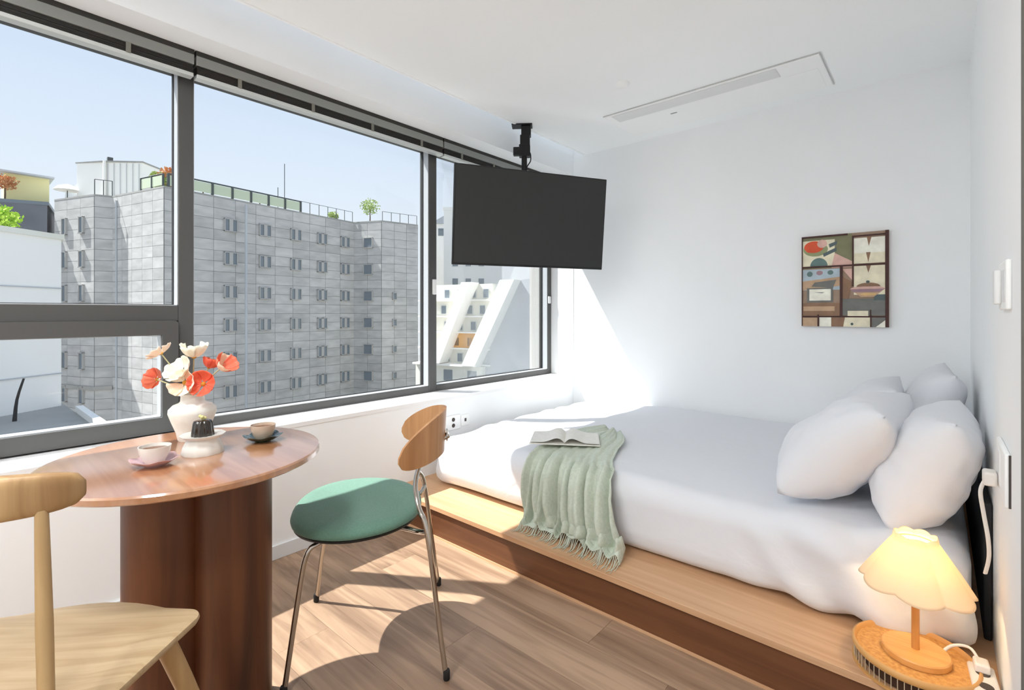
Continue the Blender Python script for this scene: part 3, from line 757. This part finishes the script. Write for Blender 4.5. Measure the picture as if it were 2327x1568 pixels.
# added fill lights to brighten the room, unseen above and behind the viewer
for k, (x, y, g) in enumerate(((-1.15, -.15, 1.0), (-.25, -.85, 1.15), (-1.8, -1.05, 1.0))):
    dl = thing('fill_light', ['added round fill light on the ceiling beside the table', 'added round fill light on the ceiling behind the viewer', 'added round fill light on the ceiling in the corner behind the wooden chair'][k], 'lamp', (x, y, H))
    MB().lathe([(.17, -.03), (.18, -.028), (.18, 0), (.001, 0)], seg=40, cap=False).build('fill_rim', M['white_metal'], dl, 40)
    MB().lathe([(.001, -.027), (.168, -.026)], seg=40).build('fill_disc', M['fill_glow'], dl, 40)
    ld = bpy.data.lights.new('fill_lamp', 'AREA'); ld.shape = 'DISK'; ld.size = .34; ld.energy = FILL_W*g; ld.color = (.955, .985, 1)
    lo = bpy.data.objects.new('fill_lamp', ld); COL.objects.link(lo); lo.location = (x, y, H-.04)

# ------------------------------------------------------------------ painting
pa = thing('painting', 'small unframed still life canvas in reds, creams and browns on the back wall', 'painting', (-.415, YB-.012, 1.307))
MB().box(-.208, .208, -.012, .012, -.266, .266).build('canvas', noise_mat('canvas_ground', (150, 124, 104), (172, 150, 132), 14, rough=.8, bump=.2, bscale=300), pa, bevel=.001)
PC = {k: noise_mat('paint_'+k, c, tuple(min(255, int(v_*1.12)) for v_ in c), 22, rough=.75) for k, c in dict(
    dark=(70, 44, 40), cream=(222, 214, 188), white=(232, 228, 214), olive=(122, 120, 92), grey=(112, 112, 108), pink=(206, 168, 156), red=(206, 84, 54), slate=(84, 96, 98),
    teal=(96, 118, 116), mauve=(150, 122, 130), tan=(182, 152, 124), brown=(136, 106, 84), gold=(206, 172, 120), blue=(168, 182, 190), green=(140, 146, 108)).items()}
lay = [0]
def patch(poly, c, name='paint_shape'):
    # poly in canvas fractions (0..1 from the left, 0..1 from the top)
    lay[0] += 1; d = .0120+.00012*lay[0]
    P = [Vector((-.208+.416*x, -d, .266-.532*y)) for x, y in poly]
    mb = MB(); n_ = len(P); back = [Vector((p.x, -.011, p.z)) for p in P]
    mb.add(P+back, [tuple(range(n_))]+[(i, (i+1) % n_, n_+(i+1) % n_, n_+i) for i in range(n_)])
    mb.build(name, PC[c], pa)
def rect(a, b_, c_, d, col): patch([(a, b_), (c_, b_), (c_, d), (a, d)], col)
def ell(cx, cy, rx, ry, col, a0=0, a1=360, n_=28): patch([(cx+rx*math.cos(math.radians(a0+(a1-a0)*i/n_)), cy+ry*math.sin(math.radians(a0+(a1-a0)*i/n_))) for i in range(n_+(a1-a0 < 360))], col)
rect(0, 0, .60, .36, 'olive'); rect(0, .05, .40, .34, 'cream')
patch([(.42, .0), (.60, .0), (.60, .28), (.44, .18)], 'olive'); patch([(.40, .20), (.60, .30), (.60, .36), (.36, .36)], 'pink')
ell(.17, .15, .15, .075, 'green'); ell(.15, .12, .12, .065, 'red'); ell(.25, .09, .06, .045, 'pink'); ell(.10, .15, .05, .03, 'red')
patch([(.33, .10), (.43, .07), (.42, .11), (.34, .14)], 'slate'); patch([(.26, .20), (.42, .14), (.42, .18), (.27, .235)], 'slate')
ell(.21, .335, .105, .09, 'teal', 180, 360)
rect(.62, .06, .96, .33, 'white'); rect(.62, .22, .96, .33, 'cream'); rect(.62, .355, .96, .66, 'cream')
patch([(.76, .04), (.82, .04), (.785, .15)], 'brown'); patch([(.755, .215), (.805, .215), (.78, .32)], 'brown'); patch([(.755, .35), (.81, .35), (.78, .43)], 'brown')
rect(0, .37, .46, .60, 'blue'); patch([(.0, .50), (.46, .46), (.46, .56), (.0, .60)], 'tan'); ell(.10, .42, .035, .03, 'teal'); ell(.22, .41, .04, .025, 'mauve'); ell(.35, .41, .035, .025, 'teal')
patch([(.12, .56), (.16, .515), (.42, .49), (.38, .58)], 'grey'); rect(.065, .575, .38, .735, 'grey'); rect(.095, .59, .355, .715, 'white'); patch([(.15, .625), (.28, .625), (.25, .635)], 'grey')
patch([(.49, .38), (.60, .38), (.60, .50)], 'pink'); patch([(.49, .46), (.60, .52), (.56, .70), (.49, .72)], 'brown')
rect(0, .745, .46, .90, 'brown'); rect(.02, .78, .40, .83, 'tan'); rect(.49, .70, .99, .88, 'grey'); rect(.84, .66, .99, .72, 'slate')
ell(.77, .60, .19, .03, 'pink'); patch([(.58, .60), (.96, .60), (.84, .685), (.70, .685)], 'tan'); patch([(.58, .60), (.96, .60), (.90, .635), (.62, .635)], 'mauve'); ell(.78, .575, .13, .04, 'brown', 180, 360); ell(.78, .655, .09, .015, 'gold')
ell(.775, .525, .02, .014, 'slate')
rect(0, .905, .20, 1.0, 'tan'); rect(.22, .90, .36, 1.0, 'white'); rect(.36, .9, .52, 1.0, 'brown'); patch([(.52, .9), (.80, .9), (.80, 1), (.50, 1)], 'cream'); rect(.55, .83, .78, .885, 'cream'); rect(.82, .89, 1, 1, 'grey'); patch([(.86, 1), (1, .90), (1, 1)], 'white'); ell(.60, .97, .016, .014, 'slate')
rect(.0, .335, 1, .352, 'dark'); rect(0, .885, 1, .90, 'dark'); rect(.462, .345, .492, .89, 'dark'); rect(.602, .03, .618, .57, 'dark'); rect(.60, .03, .98, .045, 'dark'); rect(.962, 0, 1, 1, 'dark'); rect(0, 0, .012, 1, 'dark'); rect(.80, .82, .812, 1, 'dark'); rect(.195, .87, .212, 1, 'dark'); rect(0, 0, .55, .018, 'dark')

# ------------------------------------------------------------------ bamboo lamp on rattan tray
TX, TY = -.052, 1.695
tr = thing('rattan_tray', 'round rattan tray with an open reed side standing on the platform', 'tray', (TX, TY, .1605))
RT = .132
MB().lathe([(.001, .040), (RT-.008, .040), (RT-.004, .043), (RT-.004, .0475), (.001, .0475)], seg=64).build('woven_top', M['rattan'], tr, 40)
MB().lathe([(RT-.008, .043), (RT, .040), (RT+.004, .046), (RT+.003, .056), (RT-.002, .059), (RT-.006, .054), (RT-.008, .043)], seg=64, cap=False).build('rim', M['cane'], tr, 60)
MB().lathe([(RT-.006, 0), (RT+.003, 0), (RT+.004, .006), (RT-.005, .006), (RT-.006, 0)], seg=64, cap=False).build('base_ring', M['cane'], tr, 60)
MB().lathe([(RT-.022, .003), (RT-.016, .041)], seg=48, cap=False).build('lining', M['basketdark'], tr, 60)
src = MB().tube([(RT-.002, 0, .004), (RT-.001, 0, .044)], .0011, 6).build('reed', M['wire'], tr)
for k in range(1, 60): inst(src, tr, (0, 0, 0), 2*PI*k/60)
lp = thing('table_lamp', 'small lit bamboo lamp with a scalloped cloth shade on the rattan tray', 'lamp', (TX+.004, TY, .2082))
MB().lathe([(.001, 0), (.072, 0), (.0735, .002), (.0735, .015), (.071, .018), (.001, .018)], seg=56).build('base', M['bamboo'], lp, 30)
MB().lathe([(.0088, .016), (.0088, .205)], seg=20).build('pole', M['bambooz'], lp, 40)
MB().lathe([(.014, .195), (.014, .235), (.010, .24)], seg=20).build('bulb_holder', M['cane'], lp, 40)
MB().lathe([(.008, .235), (.016, .250), (.020, .270), (.014, .288), (.001, .292)], seg=20).build('bulb', M['bulb'], lp, 60)
def shade(u, v):
    a = 2*PI*u; z = .318-.130*v
    r0 = .042+.084*v
    lob = abs(math.sin(a*3.5+.4))
    r_ = r0*(1-.10*(1-lob**.7)*(.5+.5*v))
    if v < .08: r_ *= 1+.10*(1-v/.08)
    z += (-.009*lob+.004)*v**4+(.006*lob)*(1 if v < .06 else 0)
    return Vector((r_*math.cos(a), r_*math.sin(a), z))
mb = MB(); mb.grid(shade, 192, 22, True)
o = mb.build('lamp_shade', M['shade'], lp, 80); s_ = o.modifiers.new('thick', 'SOLIDIFY'); s_.thickness = .0012
MB().lathe([(.040, .302), (.0415, .302), (.0415, .305), (.040, .305), (.040, .302)], seg=40, cap=False).box(-.04, .04, -.0015, .0015, .302, .304).build('shade_ring', M['cane'], lp)
pl = bpy.data.lights.new('lamp_bulb_light', 'POINT'); pl.energy = 4.0; pl.color = (1, .87, .64); pl.shadow_soft_size = .022
po = bpy.data.objects.new('lamp_bulb_light', pl); COL.objects.link(po); po.location = (TX+.004, TY, .2082+.262)

# ------------------------------------------------------------------ right wall fittings
sk = thing('wall_socket', 'white wall socket plate beside the pillows', 'socket', (XR, 1.63, .75))
MB().box(-.010, 0, -.105, .105, -.06, .06).build('plate', M['white_metal'], sk, bevel=.004)
MB().box(-.004, 0, -.1078, -.1050, -.058, .058).build('side_slot', M['slot'], sk)
MB().box(-.0115, -.009, .00, .085, -.04, .04).build('socket_face', M['latch'], sk, bevel=.003)
ch = thing('phone_charger', 'white plug adapter with a cord in the wall socket', 'charger', (XR-.012, 1.68, .715))
MB().box(-.026, 0, -.024, .024, -.016, .018).build('plug_body', M['cord'], ch, bevel=.006, seg=3)
MB().tube([(-.022, -.006, -.006), (-.030, -.01, -.035), (-.024, -.004, -.09), (-.016, .0, -.15), (-.014, .01, -.20), (-.02, .02, -.245)], .0052, 10, 6, flat=.6).build('cord', M['cord'], ch, 60)
sw = thing('door_phone', 'white wall-mounted handset holder high on the right wall', 'intercom', (XR, 1.59, 1.185))
MB().box(-.010, 0, -.085, .085, -.058, .052).build('plate', M['white_metal'], sw, bevel=.004)
MB().box(-.022, -.010, .01, .065, -.045, .035).build('handset', M['latch'], sw, bevel=.004)
MB().box(-.0115, -.010, -.07, -.02, -.04, .03).build('display', M['base'], sw, bevel=.001)
wo = thing('wall_outlet', 'white double outlet on the parapet wall beside the bed', 'outlet', (XW, 2.10, .44))
MB().box(0, .008, -.10, .02, -.045, .045).build('plate', M['white_metal'], wo, bevel=.003)
MB().box(0, .008, .03, .10, -.035, .035).build('second_plate', M['white_metal'], wo, bevel=.003)
for z in (-.018, .018): MB().lathe([(.0125, 0), (.0125, .0015)], (0, 0, 0), 18, R=Matrix.Rotation(PI/2, 4, 'Y')).build('socket_hole', M['slot'], wo, loc=(.0085, -.04, z))
MB().box(.008, .0095, .055, .07, -.008, .012).build('jack', M['slot'], wo)
ps = thing('power_strip', 'white power strip standing on the platform beside the tray', 'power strip', (.086, 1.655, .1605), math.radians(4))
MB().box(-.026, .026, -.10, .095, 0, .055).build('strip_body', M['cord'], ps, bevel=.006, seg=3)
for k in range(3): MB().lathe([(.014, .0545), (.014, .0562)], (0, -.06+.055*k, 0), 18).build('socket_hole', M['slot'], ps)
MB().box(-.016, .014, .045, .085, .055, .078).build('plug', M['cord'], ps, bevel=.005)
MB().tube([(-.004, .08, .070), (-.02, .10, .085), (-.055, .10, .075), (-.085, .085, .04), (-.105, .08, .012)], .0038, 8, 6).build('cord', M['cord'], ps, 60)

# ------------------------------------------------------------------ outside: stone-clad block
def facade(parent, A, B, z0, z1, pw, ph, win=(), depth=.12, seed=0, mat_=None, maxn=300):
    A = Vector((A[0], A[1])); B = Vector((B[0], B[1])); d = (B-A); L_ = d.length; d /= L_
    ang = math.atan2(d.y, d.x)
    nx, ny = d.y, -d.x                                    # outward: to the right of A->B
    nc = max(1, round(L_/pw)); nr = max(1, round((z1-z0)/ph)); pw = L_/nc; ph = (z1-z0)/nr
    me = MB().box(.014, pw-.014, -.05, 0, .012, ph-.012).mesh('stone_panel', mat_ or M['stone'])
    off = Vector(parent.location)
    cnt = 0
    for r in range(nr-1, -1, -1):
        for c_ in range(nc):
            if cnt >= maxn: break
            o = bpy.data.objects.new('stone_panel', me); COL.objects.link(o); o.parent = parent
            o.location = Vector((A.x+d.x*pw*c_, A.y+d.y*pw*c_, z0+ph*r))-off; o.rotation_euler = (0, 0, ang); cnt += 1
    fm = pn = None
    cache = {}
    for (s_, zc, ww, hh, npn) in win:
        key = (ww, hh, npn)
        if key not in cache:
            fr_ = MB(); e = .07
            fr_.box(-ww/2, ww/2, -.24, -.02, -hh/2, -hh/2+e).box(-ww/2, ww/2, -.24, -.02, hh/2-e, hh/2).box(-ww/2, -ww/2+e, -.24, -.02, -hh/2, hh/2).box(ww/2-e, ww/2, -.24, -.02, -hh/2, hh/2)
            for k in range(1, npn): fr_.box(-ww/2+ww*k/npn-.16, -ww/2+ww*k/npn+.16, -.24, -.02, -hh/2, hh/2)
            cache[key] = (fr_.mesh('window', M['stonebase']), MB().box(-ww/2+e, ww/2-e, -.16, -.12, -hh/2+e, hh/2-e).mesh('pane', M['farglass']))
        a_, b_ = cache[key]
        o = bpy.data.objects.new('window', a_); COL.objects.link(o); o.parent = parent
        o.location = Vector((A.x+d.x*s_, A.y+d.y*s_, zc))-off; o.rotation_euler = (0, 0, ang)
        q_ = bpy.data.objects.new('pane', b_); COL.objects.link(q_); q_.parent = o
GZ = -14.0
blk = thing('stone_building', 'grey stone-clad block with a roof garden across the street', 'building', (-55, 20, GZ))
P0, P1, P2, A_, B_, B2, C2 = (-60.43, 6.44), (-55.14, 8.4), (-54.75, 9.59), (-47.25, 11.53), (-49.96, 30.21), (-46.69, 31.65), (-45.82, 36.03)
core = [P0, P1, P2, A_, B_, B2, C2, (-60, 42), (-72, 36), (-69, 8.8)]
cen = Vector((-56, 24))
inset = [(p[0]-.10*(1 if i < 7 else 0), p[1]+.06*(i in (0, 1, 4, 5))) for i, p in enumerate(core)]
MB().prism(inset, GZ, 11.30).build('wall', M['stonebase'], blk, world=True)
MB().prism([(p[0]+.05, p[1]-.05) if i < 7 else p for i, p in enumerate(core)], 11.24, 11.38).build('roof_slab', M['roofgrey'], blk, world=True)
ZL = -11.0
rows = [8.95, 5.97, 3.0, .03, -2.94, -5.91, -8.9]
# facade() takes A->B with the outside on its right
wm = [(s_, z, 1.15, 1.15, 2) for z in rows for s_ in (5.2, 8.4, 11.62, 14.66, 17.6)]
facade(blk, A_, B_, ZL, 11.24, 1.85, .93, wm)
facade(blk, P2, A_, ZL, 11.24, 1.6, .93)
facade(blk, P1, P2, ZL, 11.24, 1.25, .93)
facade(blk, P0, P1, ZL, 11.24, 1.9, .93, [(s_, z-.15, .62, 1.5, 1) for z in rows for s_ in (1.63, 4.07)])
facade(blk, B_, B2, ZL, 11.24, 1.8, .93, [(1.95, z, 1.15, 1.15, 1) for z in rows])
facade(blk, B2, C2, ZL, 11.24, 1.5, .93, [(1.5, z, .5, .8, 1) for z in (3.0, .03, -2.94, -5.91)])
# drain pipes
def vpipe(p, nm='drain_pipe', r=.11, mt_='palegrey'): MB().lathe([(r, ZL), (r, 10.9)], (p[0], p[1], 0), 10).build(nm, M[mt_], blk, 40, world=True)
vpipe((-47.36+.0, 17.8)); vpipe((-54.4, 9.75), r=.09, mt_='darkwall'); vpipe((-54.0, 9.68), r=.07)
MB().prism([(-60.43, 6.25), (-55.0, 8.25), (-54.6, 9.5), (-54.9, 9.7), (-61, 6.8)], -5.6, -5.25).build('ledge', M['roofgrey'], blk, world=True)
# ledge on the tower
# roof edge fence
d = (Vector(B_)-Vector(A_)).normalized()
def along(A, B, s_): d = (Vector(B)-Vector(A)).normalized(); return Vector(A)+d*s_
def fence(name, label, A, B, s0, s1, step, h, panel=None, grp=None, rail=.06, post=.05):
    p0, p1 = along(A, B, s0), along(A, B, s1); cx = (p0+p1)/2
    f_ = thing(name, label, 'fence', (cx.x, cx.y, 11.38), 0, grp)
    MB().tube([(p0.x, p0.y, 11.38+h), (p1.x, p1.y, 11.38+h)], rail, 6).build('rail', M['steel_dark'], f_, world=True)
    k = s0
    while k <= s1+.01:
        p = along(A, B, k); MB().box(p.x-post, p.x+post, p.y-post, p.y+post, 11.38, 11.38+h).build('post', M['steel_dark'], f_, world=True)
        if panel and k+step <= s1+.01:
            q_ = along(A, B, k+step); n_ = (q_-p).normalized(); nn = Vector((n_.y, -n_.x))*.03
            a_, b_ = p+n_*.08, q_-n_*.08
            MB().prism([(a_.x+nn.x, a_.y+nn.y), (b_.x+nn.x, b_.y+nn.y), (b_.x-nn.x, b_.y-nn.y), (a_.x-nn.x, a_.y-nn.y)], 11.48, 11.38+h-.1).build('panel', M[panel], f_, world=True)
        k += step
fence('roof_fence', 'roof fence with pale green panels along the near roof edge', A_, B_, .3, 12.2, 1.7, 1.05, 'railglass', 'roof fences', .07, .09)
fence('roof_fence', 'thin open roof railing past the green-panelled fence', A_, B_, 12.2, 18.7, 1.08, 1.1, None, 'roof fences', .025, .025)
fence('roof_fence', 'pale-panelled roof fence above the sunlit stone face', P2, A_, 4.4, 7.6, 1.6, 1.0, 'railglass', 'roof fences', .06, .07)
fence('roof_fence', 'dark open railing in front of the white roof hut', P1, P2, .0, 1.2, .6, 1.3, None, 'roof fences', .03, .03)
fence('roof_fence', 'open roof railing over the right wing of the stone block', B2, C2, .1, 4.3, 1.05, 1.0, None, 'roof fences', .025, .025)
# foliage
def leafball(name, label, cat, c, r, n_, ls, m_, trunk=None, seed=0, grp=None, squash=.8):
    random.seed(seed); mb = MB()
    for i in range(n_):
        v = Vector((random.gauss(0, 1), random.gauss(0, 1), random.gauss(0, 1))).normalized()*(random.random()**.4)
        lump = 1+.35*noise.noise(v*2.3+Vector((seed, 0, 0)))
        p = Vector((v.x*r*lump, v.y*r*lump, v.z*r*squash*lump))
        a_ = Vector((random.gauss(0, 1), random.gauss(0, 1), random.gauss(0, 1))).normalized()*ls; b_ = a_.orthogonal().normalized()*ls*.6
        mb.add([p-a_, p+b_, p+a_, p-b_], [(0, 1, 2, 3)])
    t_ = thing(name, label, cat, (c[0], c[1], c[2]), 0, grp)
    o = mb.build('foliage', M[m_], t_, loc=(0, 0, (trunk or 0)+r*squash)); 
    if trunk is not None: MB().tube([(0, 0, 0), (.03, .02, trunk*.6), (0, 0, trunk+r*.6)], [.07, .06, .04], 7).build('trunk', M['bark'], t_)
q = along(P2, A_, 4.4)
leafball('roof_shrub', 'round green shrub on the roof beside the white hut', 'shrub', (q.x-.8, q.y+1.6, 11.4), .95, 900, .13, 'hedge', .5, 1, 'roof garden shrubs')
q = along(P2, A_, 6.2)
leafball('roof_shrub', 'russet shrub on the roof next to the round green one', 'shrub', (q.x-.4, q.y+1.4, 11.4), .95, 800, .13, 'hedgered', .5, 2, 'roof garden shrubs')
for k, (s_, r_, lab) in enumerate(((.8, .55, 'low green roof shrub at the near corner behind the green-panelled fence'), (3.2, .6, 'leafy roof shrub above the second panel of the green fence'), (8.3, .55, 'flat roof shrub behind the middle of the green fence'))):
    q = along(A_, B_, s_); leafball('roof_shrub', lab, 'shrub', (q.x-.9, q.y, 11.4), r_, 420, .11, 'hedge', .35, 10+k, 'roof garden shrubs', .6)
q = along(A_, B_, 16.8); leafball('roof_shrub', 'small low shrub behind the thin roof railing', 'shrub', (q.x-1.0, q.y, 11.4), .6, 380, .10, 'hedge', .1, 21, 'roof garden shrubs', .7)
q = along(B_, B2, 2.0); leafball('roof_tree', 'spindly pale green tree at the corner of the roof', 'tree', (q.x-.8, q.y+.6, 11.4), 1.1, 520, .10, 'hedge', .9, 22)
for k, (s_, h) in enumerate(((10.0, 2.1), (10.7, 4.6))):
    q = along(A_, B_, s_)
    o = MB().tube([(0, 0, 0), (0, 0, h)], .035, 6).build('roof_antenna', M['steel_dark'], None, loc=(q.x-.5, q.y, 11.38)); tag(o, ['short roof antenna behind the green fence', 'tall thin roof antenna behind the green fence'][k], 'antenna', 'roof antennas')
# white roof hut with vent pipe
hut = thing('roof_hut', 'white boxy hut with a vent pipe on the roof of the stone block', 'hut', (-56.5, 12.3, 11.38))
MB().prism([(-60.1, 7.9), (-57.6, 9.5), (-55.2, 11.8), (-57.5, 14.5), (-61.5, 10.5)], 11.38, 14.9).build('wall', M['render'], hut, world=True)
MB().prism([(-60.2, 7.8), (-57.5, 9.4), (-55.1, 11.8), (-57.5, 14.6), (-61.6, 10.5)], 14.9, 15.02).build('roof', M['roofgrey'], hut, world=True)
MB().box(-58.0, -57.6, 9.7, 10.1, 15.0, 15.45).build('vent', M['steel_dark'], hut, world=True)
MB().tube([(-57.45, 9.45, 11.4), (-57.45, 9.45, 15.0)], .13, 8).build('pipe', M['render'], hut, world=True)
for k in range(6):
    p = Vector((-57.6, 9.5)).lerp(Vector((-55.2, 11.8)), (k+.5)/6); MB().box(p.x-.02+.05, p.x+.02+.05, p.y-.02-.04, p.y+.02-.04, 11.4, 14.8).build('seam', M['palegrey'], hut, world=True)
par = thing('roof_parasol', 'white parasol on the roof of the stone block', 'parasol', (-60.6, 7.3, 11.38))
MB().lathe([(1.0, 1.0), (.7, 1.35), (.02, 1.6)], seg=16).build('canopy', M['render'], par, 30); MB().tube([(0, 0, 0), (0, 0, 1.5)], .04, 6).build('pole', M['steel_dark'], par)
shed = thing('barrel_shed', 'pale barrel-roofed shed behind the white parasol', 'shed', (-62.2, 9.4, 11.38))
mb = MB(); prof2 = [(-1.6, 0)]+[(1.6*math.cos(math.radians(180-18*i)), 1.0+.9*math.sin(math.radians(18*i))) for i in range(11)]+[(1.6, 0)]
R = RZ(math.radians(20)) @ Matrix.Rotation(PI/2, 4, 'X')
mb.prism(prof2, -1.5, 1.5, R).build('shell', M['palegrey'], shed)
# dark low building behind, left, with its roof clutter
db = thing('dark_building', 'dark grey low building behind the white rendered wall', 'building', (-66, 2.5, GZ))
MB().prism([(-66, -6), (-61.2, 6.0), (-69, 7.4), (-78, -2)], GZ, 10.9).build('wall', M['darkwall'], db, world=True)
MB().prism([(-66.2, -6), (-61.1, 6.1), (-69, 7.6), (-78.2, -2)], 10.9, 11.2).build('roof', M['farglass'], db, world=True)
for k in range(7):
    p = Vector((-66, -6)).lerp(Vector((-60.6, 6.6)), .42+.075*k); MB().box(p.x-.1, p.x+.35, p.y-.12, p.y+.12, 3.6, 6.0+(k % 3)*.6).build('window', M['farglass'], db, world=True)
yb_ = thing('yellow_shed', 'yellowish board shed on the dark roof at the far left', 'shed', (-65.4, 4.9, 11.2))
MB().box(-1.6, 1.6, -1.5, 1.5, 0, 2.6).build('wall', M['yellow'], yb_); MB().box(-1.9, 2.3, -1.8, 1.8, 2.6, 2.75).build('roof', M['palegrey'], yb_)
leafball('russet_tree', 'russet roof tree beside the yellow shed', 'tree', (-62.7, 3.4, 11.2), .8, 600, .11, 'hedgered', .9, 31)
# near white rendered building and flat roof below
nb = thing('white_building', 'plain white rendered building close by, left of the stone block', 'building', (-30, -2, GZ))
MB().prism([(-18.5, -6), (-24.3, 2.76), (-34, 2.9), (-34, -6)], GZ, 3.8).build('wall', M['render'], nb, world=True)
MB().prism([(-18.4, -6), (-24.25, 2.84), (-34, 2.98), (-34.1, -6)], 3.8, 3.98).build('coping', M['cream'], nb, world=True)
for z in (2.0, .6, -1.1): MB().prism([(-18.44, -6), (-24.24, 2.76), (-24.3, 2.78), (-18.5, -6)], z, z+.03).build('joint', M['palegrey'], nb, world=True)
leafball('lime_shrub', 'bright lime green shrub on top of the white rendered building', 'shrub', (-24.9, 1.2, 3.98), .55, 700, .08, 'lime', .05, 41)
rf = thing('flat_roof', 'low flat grey roof with a white kerb below the windows', 'roof', (-21, -2, GZ))
MB().prism([(-25.5, 2.85), (-16.0, 2.95), (-11, -10), (-20, -10)], GZ, -2.28).build('roof_deck', M['roofgrey'], rf, world=True)
MB().box(-22.4, -15.8, 2.9, 3.1, -2.5, -2.08).build('kerb', M['render'], rf, world=True)
MB().tube([(-15, -1.4, -2.2), (-16.4, .6, -2.18), (-17.6, 1.7, -2.2), (-19.2, 2.8, -2.22)], [.04, .045, .04, .03], 8, 6).build('pipe', M['pipe'], rf, 60, world=True)
MB().tube([(-21.9, 1.4, -2.28), (-21.85, 1.45, -1.6), (-21.8, 1.6, -.95)], [.06, .04, .03], 6, 3).build('stump', M['pipe'], rf, 60, world=True)

# ------------------------------------------------------------------ outside: white terraced block with slanting fins
# facade seen square-on from the room; local x along its front, local y away
ws = thing('terraced_building', 'white block with slanting fins and coloured terraces beyond the last window', 'building', (-34.55, 29.59, 0), math.radians(15))
Bx = 8.4
MB().box(-2.5, 5.2, .6, 6, GZ, 3.7).build('wall', M['cream'], ws)
lev = [(3.7, 2.25), (2.25, .8), (.8, -.65), (-.65, -2.1), (-2.1, -3.5)]
for k, (zt_, zb_) in enumerate(lev):
    MB().box(-2.5, 5.1, .15, .65, zb_-.06, zb_+.06).build('terrace_slab', M['render'], ws)
seed = 0
for k, (zt_, zb_) in enumerate(lev):
    for x_ in (.5, 1.9, 3.3, 4.6):
        xx = x_-.35*(k % 2)
        if xx < -1: continue
        f_ = MB().box(-.3, .3, -.06, 0, -.42, .42).build('window', M['winframe'], ws, loc=(xx, .58, (zt_+zb_)/2-.12))
        MB().box(-.24, .24, -.08, -.05, -.36, .36).build('pane', M['farglass'], f_)
MB().box(1.0, 3.6, .50, .60, -2.03, -.72).build('orange_wall', M['orange'], ws)
def fin(xt, xb, wd, zt_, zb_, nm='fin'):
    R = Matrix.Rotation(PI/2, 4, 'X')
    MB().prism([(xb, zb_), (xb+wd, zb_), (xt+wd, zt_), (xt, zt_)], -.6, .9, R).build(nm, M['render'], ws)
fin(2.9, -.35, .95, 3.8, -3.4); fin(6.7, 2.9, 1.35, 3.9, -3.5)
MB().box(-2.5, 4.3, -.7, .6, -3.6, -3.45).build('base_slab', M['render'], ws)
MB().box(-2.5, 4.6, -.2, .6, GZ, -3.6).build('base_wall', M['cream'], ws)
for x_ in (1.1, 3.6): MB().box(x_-.45, x_+.45, -.25, -.2, -5.0, -4.0).build('window', M['farglass'], ws)
MB().prism([(4.3, GZ), (4.3, -3.5), (8.0, 3.9), (11.5, 4.4), (11.5, GZ)], -1.2, -.4, Matrix.Rotation(PI/2, 4, 'X')).build('side_wall', M['palegrey'], ws)
tw = thing('pale_tower', 'pale bluish tower just right of the second mullion', 'building', (-46.5, 44.5, GZ), math.atan2(.656, .7547))
MB().box(-3, 4.5, 0, 6, 0, 28.5).build('wall', M['render'], tw); MB().box(-3.1, 4.6, -.1, 6, 28.5, 28.9).build('roof', M['render'], tw)
for k in range(7):
    for x_ in (-1.5, .2, 1.9):
        MB().box(x_-.35, x_+.35, -.08, 0, 26.4-k*2.6, 27.4-k*2.6).build('window', M['farglass'], tw)
yh = thing('pitched_roof_house', 'white house with a pitched roof beyond the roof garden', 'building', (-56, 50, GZ), math.atan2(.656, .7547))
MB().box(-2.5, 3, 0, 5, 0, 28.6).build('wall', M['render'], yh)
MB().prism([(-2.9, 28.6), (3.4, 28.6), (2.6, 30.3), (.6, 30.6)], -5.2, .3, Matrix.Rotation(PI/2, 4, 'X')).build('roof', M['palegrey'], yh)
for x_ in (-1.3, .6): MB().box(x_-.4, x_+.4, -.08, 0, 26.8, 27.9).build('window', M['farglass'], yh)
S(MB().box(-140, -2.8, -80, 140, GZ-.2, GZ).build('ground', M['asphalt']), 'street level far below the windows')
